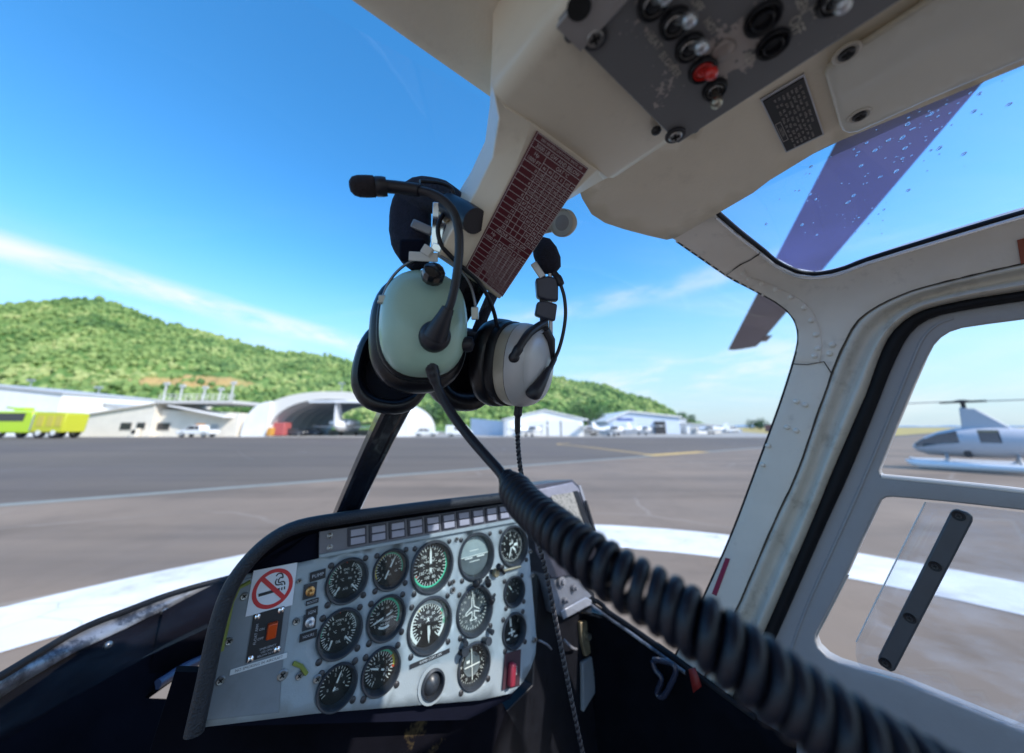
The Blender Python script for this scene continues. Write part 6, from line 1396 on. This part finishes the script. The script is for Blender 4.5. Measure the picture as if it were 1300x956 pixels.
b = MB(); b.tube(pxs([(463, 436, .37), (468, 424, .366), (478, 414, .36), (486, 407, .355)]), .0012, 0, 8); b.tube(pxs([(459, 445, .366), (456, 462, .362), (461, 484, .36), (474, 505, .36), (496, 518, .362), (520, 520, .364)]), .0011, 0, 8); b.lathe(P(458, 441, .366), -CAMR, [(.003, -.003), (.004, 0), (.003, .0025), (.0005, .003)], 0, 12); b.build('rear_stirrup', boomm, hs1, ang=50)
# steel slider and clip, headband pad
b = MB()
def bar(u0, v0, u1, v1, t, wd, th, m=0):
    a, c = P(u0, v0, t), P(u1, v1, t); d = (c - a); x = CAMB.cross(d.normalized()) * wd; b.box((a + c) / 2, x, d / 2, CAMB * th, m)
bar(554, 257, 551.5, 318, .318, .0032, .0012); bar(564, 250, 560, 320, .322, .0042, .0012); bar(571, 262, 568, 322, .327, .0028, .0012); bar(549, 313, 572, 321, .314, .0035, .002); bar(560, 268, 569, 281, .316, .0032, .002, 1)
b.build('slider', [chrome, mat('slider_gold', (.5, .44, .33), .3, .7)], hs1, bevel=.0006)
b = MB(); bar(519, 325, 556, 327, .309, .0042, .001); bar(537, 315, 548, 322, .307, .0042, .003); b.build('slider_clip', plw, hs1, bevel=.0008)
b = MB(); rs = []
for u, v, t, wd, th in ((588, 272, .322, .010, .006), (574, 258, .328, .014, .008), (552, 249, .332, .017, .009), (533, 250, .336, .019, .010), (523, 262, .337, .0195, .010), (521, 285, .335, .0205, .010), (522, 308, .332, .019, .010), (527, 325, .328, .014, .009), (534, 336, .324, .010, .006)):
    rs.append((P(u, v, t), wd, th))
pts = cr([r[0] for r in rs], 3); R2 = []
ws = cr([V((r[1], r[2], 0)) for r in rs], 3)
for i, p in enumerate(pts):
    t = (pts[min(len(pts) - 1, i + 1)] - pts[max(0, i - 1)]).normalized(); x = t.cross(CAMB).normalized(); y = x.cross(t)
    wr = 1 + .06 * noise.noise(p * 120)
    R2.append([p + x * (abs(math.cos(a)) ** .6 * (1 if math.cos(a) > 0 else -1)) * ws[i].x * wr + y * (abs(math.sin(a)) ** .8 * (1 if math.sin(a) > 0 else -1)) * ws[i].y for a in [2 * PI * k / 20 for k in range(20)]])
b.rings(R2); hb1 = b.build('headband', cloth, hs1, ang=70)
b = MB(); b.box(P(536, 289, .322), (CAMR * .9 - CAMU * .4) * .0105, (CAMU * .9 + CAMR * .4) * .0042, CAMB * .003); b.build('band_tab', mat('tab_grey', (.30, .32, .34), .4, .3), hb1, bevel=.0015)
b = MB(); b.box(P(524, 318, .316), CAMR * .012, CAMU * .010, CAMB * .004); b.build('band_loop', navy, hb1, bevel=.003)
# boom microphone
b = MB(); b.tube(pxs([(557, 420, .280), (563, 404, .279), (571, 388, .278), (577, 366, .277), (581, 340, .276), (583, 315, .276), (582, 292, .276), (576, 270, .277), (564, 255, .278), (548, 246, .279), (530, 241.5, .279)]), [.0052] * 4 + [.0042] * 6 + [.0036] * 51, 0, 14)
b.tube(pxs([(533, 242, .279), (528, 241, .279), (505, 238, .277), (488, 236.5, .275)]), [.0048] * 3 + [.0052] * 20, 0, 14); bm = b.build('microphone_boom', boomm, hs1, ang=50)
b = MB(); a, c = P(486, 237, .275), P(456, 236.5, .270); d = (c - a)
b.lathe(a, d.normalized(), [(.0072, -.003), (.0078, .0), (.0078, .005), (.007, .0055)], 0, 20)
b.lathe(a, d.normalized(), [(.0068, .005), (.0082, .0065), (.0084, .012), (.0082, .018), (.007, .022), (.004, .0245), (.0005, .025)], 1, 20); b.build('microphone', [boomm, foamm], hs1, ang=60)
b = MB(); cc = P(552, 427, .288); b.lathe(cc, N1, [(.0132, -.006), (.0134, .002), (.0122, .006), (.0085, .0085), (.0004, .0092)], 0, 28)
b.tube([P(553, 426, .284), P(558, 415, .281), P(564, 402, .279), P(569, 391, .278)], [.0105, .0088, .0064, .0052], 0, 16); b.build('boom_pivot', boomm, hs1, ang=60)
# straight lead, then the coiled cord that comes towards the camera
b = MB(); b.tube(pxs([(546, 458, .296), (549, 470, .295), (553, 484, .294), (562, 506, .292), (577, 530, .286), (597, 556, .277), (618, 580, .267), (634, 598, .258), (643, 612, .250)]), [.0066] * 6 + [.0058] * 4 + [.005] * 3 + [.0040] * 36, 0, 14); b.build('lead', cblm, hs1, ang=60)
ck = pxs([(641, 602, .252), (650, 615, .241), (664, 633, .223), (682, 651, .204), (700, 667, .188), (724, 689, .172), (749, 710, .160), (775, 729, .151), (800, 745, .145), (850, 774, .135), (900, 806, .125), (950, 842, .118), (1010, 884, .112), (1090, 938, .104), (1190, 1000, .097), (1320, 1080, .09)], 24)
D_ = [0]
for i in range(1, len(ck)): D_.append(D_[-1] + (ck[i] - ck[i - 1]).length)
pts = []; ph = 0.0; L = D_[-1]; NST = 3200; j = 0; t0 = (ck[1] - ck[0]).normalized(); xv = t0.orthogonal().normalized()
for k in range(NST + 1):
    s = L * k / NST
    while j < len(ck) - 2 and D_[j + 1] < s: j += 1
    f = (s - D_[j]) / (D_[j + 1] - D_[j]); p = ck[j].lerp(ck[j + 1], f); t = (ck[j + 1] - ck[j]).normalized()
    xv = (xv - t * xv.dot(t)).normalized(); yv = t.cross(xv); q_ = s / L
    pitch = .0060 + .0026 * max(0, 1 - abs(q_ - .42) / .2); ph += 2 * PI * (L / NST) / pitch
    rad = .0091 * min(1, .25 + s * 40)
    sag = V((0, 0, -.0012 * math.sin(q_ * 9)))
    pts.append(p + xv * math.cos(ph) * rad + yv * math.sin(ph) * rad + sag)
b = MB(); b.tube(pts, .0030, 0, 9); b.build('coiled_cord', cblm, hs1, ang=180)

# ---------------- silver headset behind it
hs2 = empty('silver_headset', P(665, 515, .37), 'aviation headset with silver ear cups and black cushions hanging behind the placard', 'headset')
N3 = (CAMR * .80 + CAMB * .58 + CAMU * -.04).normalized(); UP3 = (CAMU + CAMR * .10).normalized(); c3 = P(656, 462, .362); ra_, rb__ = .0375, .0425
b = MB(); cup(b, c3, N3, UP3, ra_, rb__, [(1.0, -.002), (1.02, .001), (1.02, .011)], 1, cap=False, pw_=2.3); cup(b, c3, N3, UP3, ra_, rb__, [(1.02, .0115), (1.0, .016), (.95, .021), (.86, .0262), (.80, .0280), (.785, .0274), (.77, .0284), (.6, .0315), (.35, .0338), (.01, .0347)], 0, cap=False, pw_=2.3); ec3 = b.build('ear_cup', [silverc, goldc], hs2, ang=50)
b = MB(); cup(b, c3, N3, UP3, ra_, rb__, [(.8, -.034), (1.0, -.034), (1.09, -.030), (1.13, -.023), (1.11, -.016), (1.03, -.0125)], 0, cap=True, pw_=2.3); cup(b, c3, N3, UP3, ra_, rb__, [(1.04, -.013), (1.06, -.011), (1.06, -.004), (1.0, -.002)], 1, cap=False, pw_=2.3); b.build('ear_seal', [cushm, blk], ec3, ang=50)
N4 = (CAMB * .82 + CAMR * .5 + CAMU * .12).normalized(); c4 = P(592, 468, .405); UP4 = (CAMU + CAMR * .18).normalized()
b = MB(); cup(b, c4, N4, UP4, .040, .0465, [(.55, -.016), (.58, -.002), (.68, .007), (.85, .010), (1.0, .007), (1.07, -.002), (1.05, -.012), (.98, -.018)], 0, cap=False); cup(b, c4, N4, UP4, .040, .0465, [(.62, -.014), (.3, -.015), (.01, -.015)], 0); b.build('ear_seal', cushm, hs2, ang=60)
b = MB(); cup(b, c4, N4, UP4, .040, .0465, [(1.0, -.018), (.98, -.03), (.8, -.042), (.4, -.048), (.02, -.049)], 0, cap=False); b.build('ear_cup', silverc, hs2, ang=60)
# yoke arm, clamps, band and pad
b = MB(); b.tube(pxs([(653, 453, .324), (660, 440, .325), (671, 424, .332), (684, 414, .345), (692, 410, .353)]), [.005] * 6 + [.0042] * 19, 0, 12); b.ell(P(653, 454, .323), CAMR * .0058, CAMU * .0058, CAMB * .004, 0); b.tube([P(692, 420, .352), P(699, 432, .353), P(700, 452, .356), P(697, 466, .36)], [.0055, .005, .004, .002], 0, 12); b.build('yoke', boomm, hs2, ang=60)
b = MB()
def blk4(px, t, th, m=0):
    q = [P(u, v, t) for u, v in px]; b.prism(q if (q[1] - q[0]).cross(q[2] - q[0]).dot(CAMB) > 0 else q[::-1], CAMB * -th, m)
clampm = mat('clamp_blue_grey', (.05, .055, .085), .4, var=.15, scale=40)
blk4([(680, 353), (696, 350), (709, 353), (709, 382), (695, 381), (682, 377)], .358, .018); b.build('band_clamp', clampm, hs2, bevel=.002)
b = MB(); blk4([(682, 383), (694, 382), (708, 386), (705, 408), (692, 405), (679, 400)], .358, .016); b.build('band_clamp', clampm, hs2, bevel=.002)
b = MB(); blk4([(684, 340), (692, 338), (697, 422), (686, 425)], .362, .004); blk4([(696, 340), (701, 340), (702, 425), (697, 425)], .363, .004, 1); bar(677, 334, 689, 352, .357, .0035, .002, 1); b.build('band_rail', [boomm, alum], hs2, bevel=.0008)
b = MB(); rs = []
for u, v, t, wd, th in ((686, 303, .372, .004, .004), (687, 308, .372, .0105, .008), (692, 320, .370, .0135, .011), (697, 333, .368, .0135, .011), (701, 343, .366, .010, .009), (703, 347, .366, .003, .003)): 
    p = P(u, v, t); d = (CAMR * .93 + CAMU * .36); rs.append([p + d * (abs(math.cos(a)) ** .7 * (1 if math.cos(a) > 0 else -1)) * wd + CAMB * math.sin(a) * th for a in [2 * PI * k / 18 for k in range(18)]])
b.rings(rs); b.tube(pxs([(690, 315, .375), (672, 312, .385), (650, 330, .40), (625, 375, .41), (606, 420, .415)]), .008, 0, 12, flat=.5); b.build('headband', cloth, hs2, ang=60)
b = MB(); b.tube(pxs([(703, 346, .362), (709, 354, .36), (713, 365, .359), (716.5, 378, .358), (718, 398, .357), (715.5, 420, .356), (710, 442, .355), (703, 458, .348), (697, 470, .341)]), [.0034] * 5 + [.0042] * 6 + [.0019] * 30 + [.0026] * 8, 0, 12)
b.tube(pxs([(697, 468, .341), (690, 481, .334), (683, 492, .330), (677, 500, .328), (674, 506, .328)], 5), [.003, .0033, .0036, .004, .0044, .0048, .0052, .0056, .0060, .0064, .0068, .0072, .0076, .0078, .0078, .0078, .0076, .0070, .006, .0045, .002], 0, 16); b.build('microphone_boom', boomm, hs2, ang=60)
# cable to the second cup and twisted lead
b = MB(); b.tube(pxs([(533, 230, .30), (556, 232, .31), (572, 238, .316), (577, 250, .318)]), .0017, 0, 8)
b.tube(pxs([(577, 262, .316), (563, 272, .310), (556, 290, .307), (560, 310, .308), (572, 325, .312), (590, 342, .318), (606, 356, .326), (619, 376, .334), (627, 396, .342), (631, 416, .35), (630, 430, .356)]), .0021, 0, 10); b.build('side_cable', cblm, hs2, ang=60)
b = MB(); b.tube(pxs([(660, 508, .362), (658, 520, .361), (657, 534, .36), (657, 548, .36)]), [.0044] * 10 + [.003] * 9, 0, 12); ld = b.build('strain_relief', cblm, hs2, ang=60)
tw = pxs([(657, 545, .36), (658, 570, .358), (662, 603, .354), (671, 640, .354), (684, 690, .358), (694, 730, .360), (703, 775, .362), (711, 815, .364), (718, 850, .366), (728, 900, .368), (745, 980, .372)], 40)
for s in (0, 1):
    pts = []; ph = s * PI
    for i, p in enumerate(tw):
        t = (tw[min(len(tw) - 1, i + 1)] - tw[max(0, i - 1)]).normalized(); x = t.cross(CAMB).normalized(); y = t.cross(x)
        if i: ph += (p - tw[i - 1]).length / .0075 * 2 * PI
        pts.append(p + (x * math.cos(ph) + y * math.sin(ph)) * .0013)
    b = MB(); b.tube(pts, .0015, 0, 7); b.build('twisted_lead', cblm if s else mat('lead_grey', (.06, .06, .07), .4), hs2, ang=180)
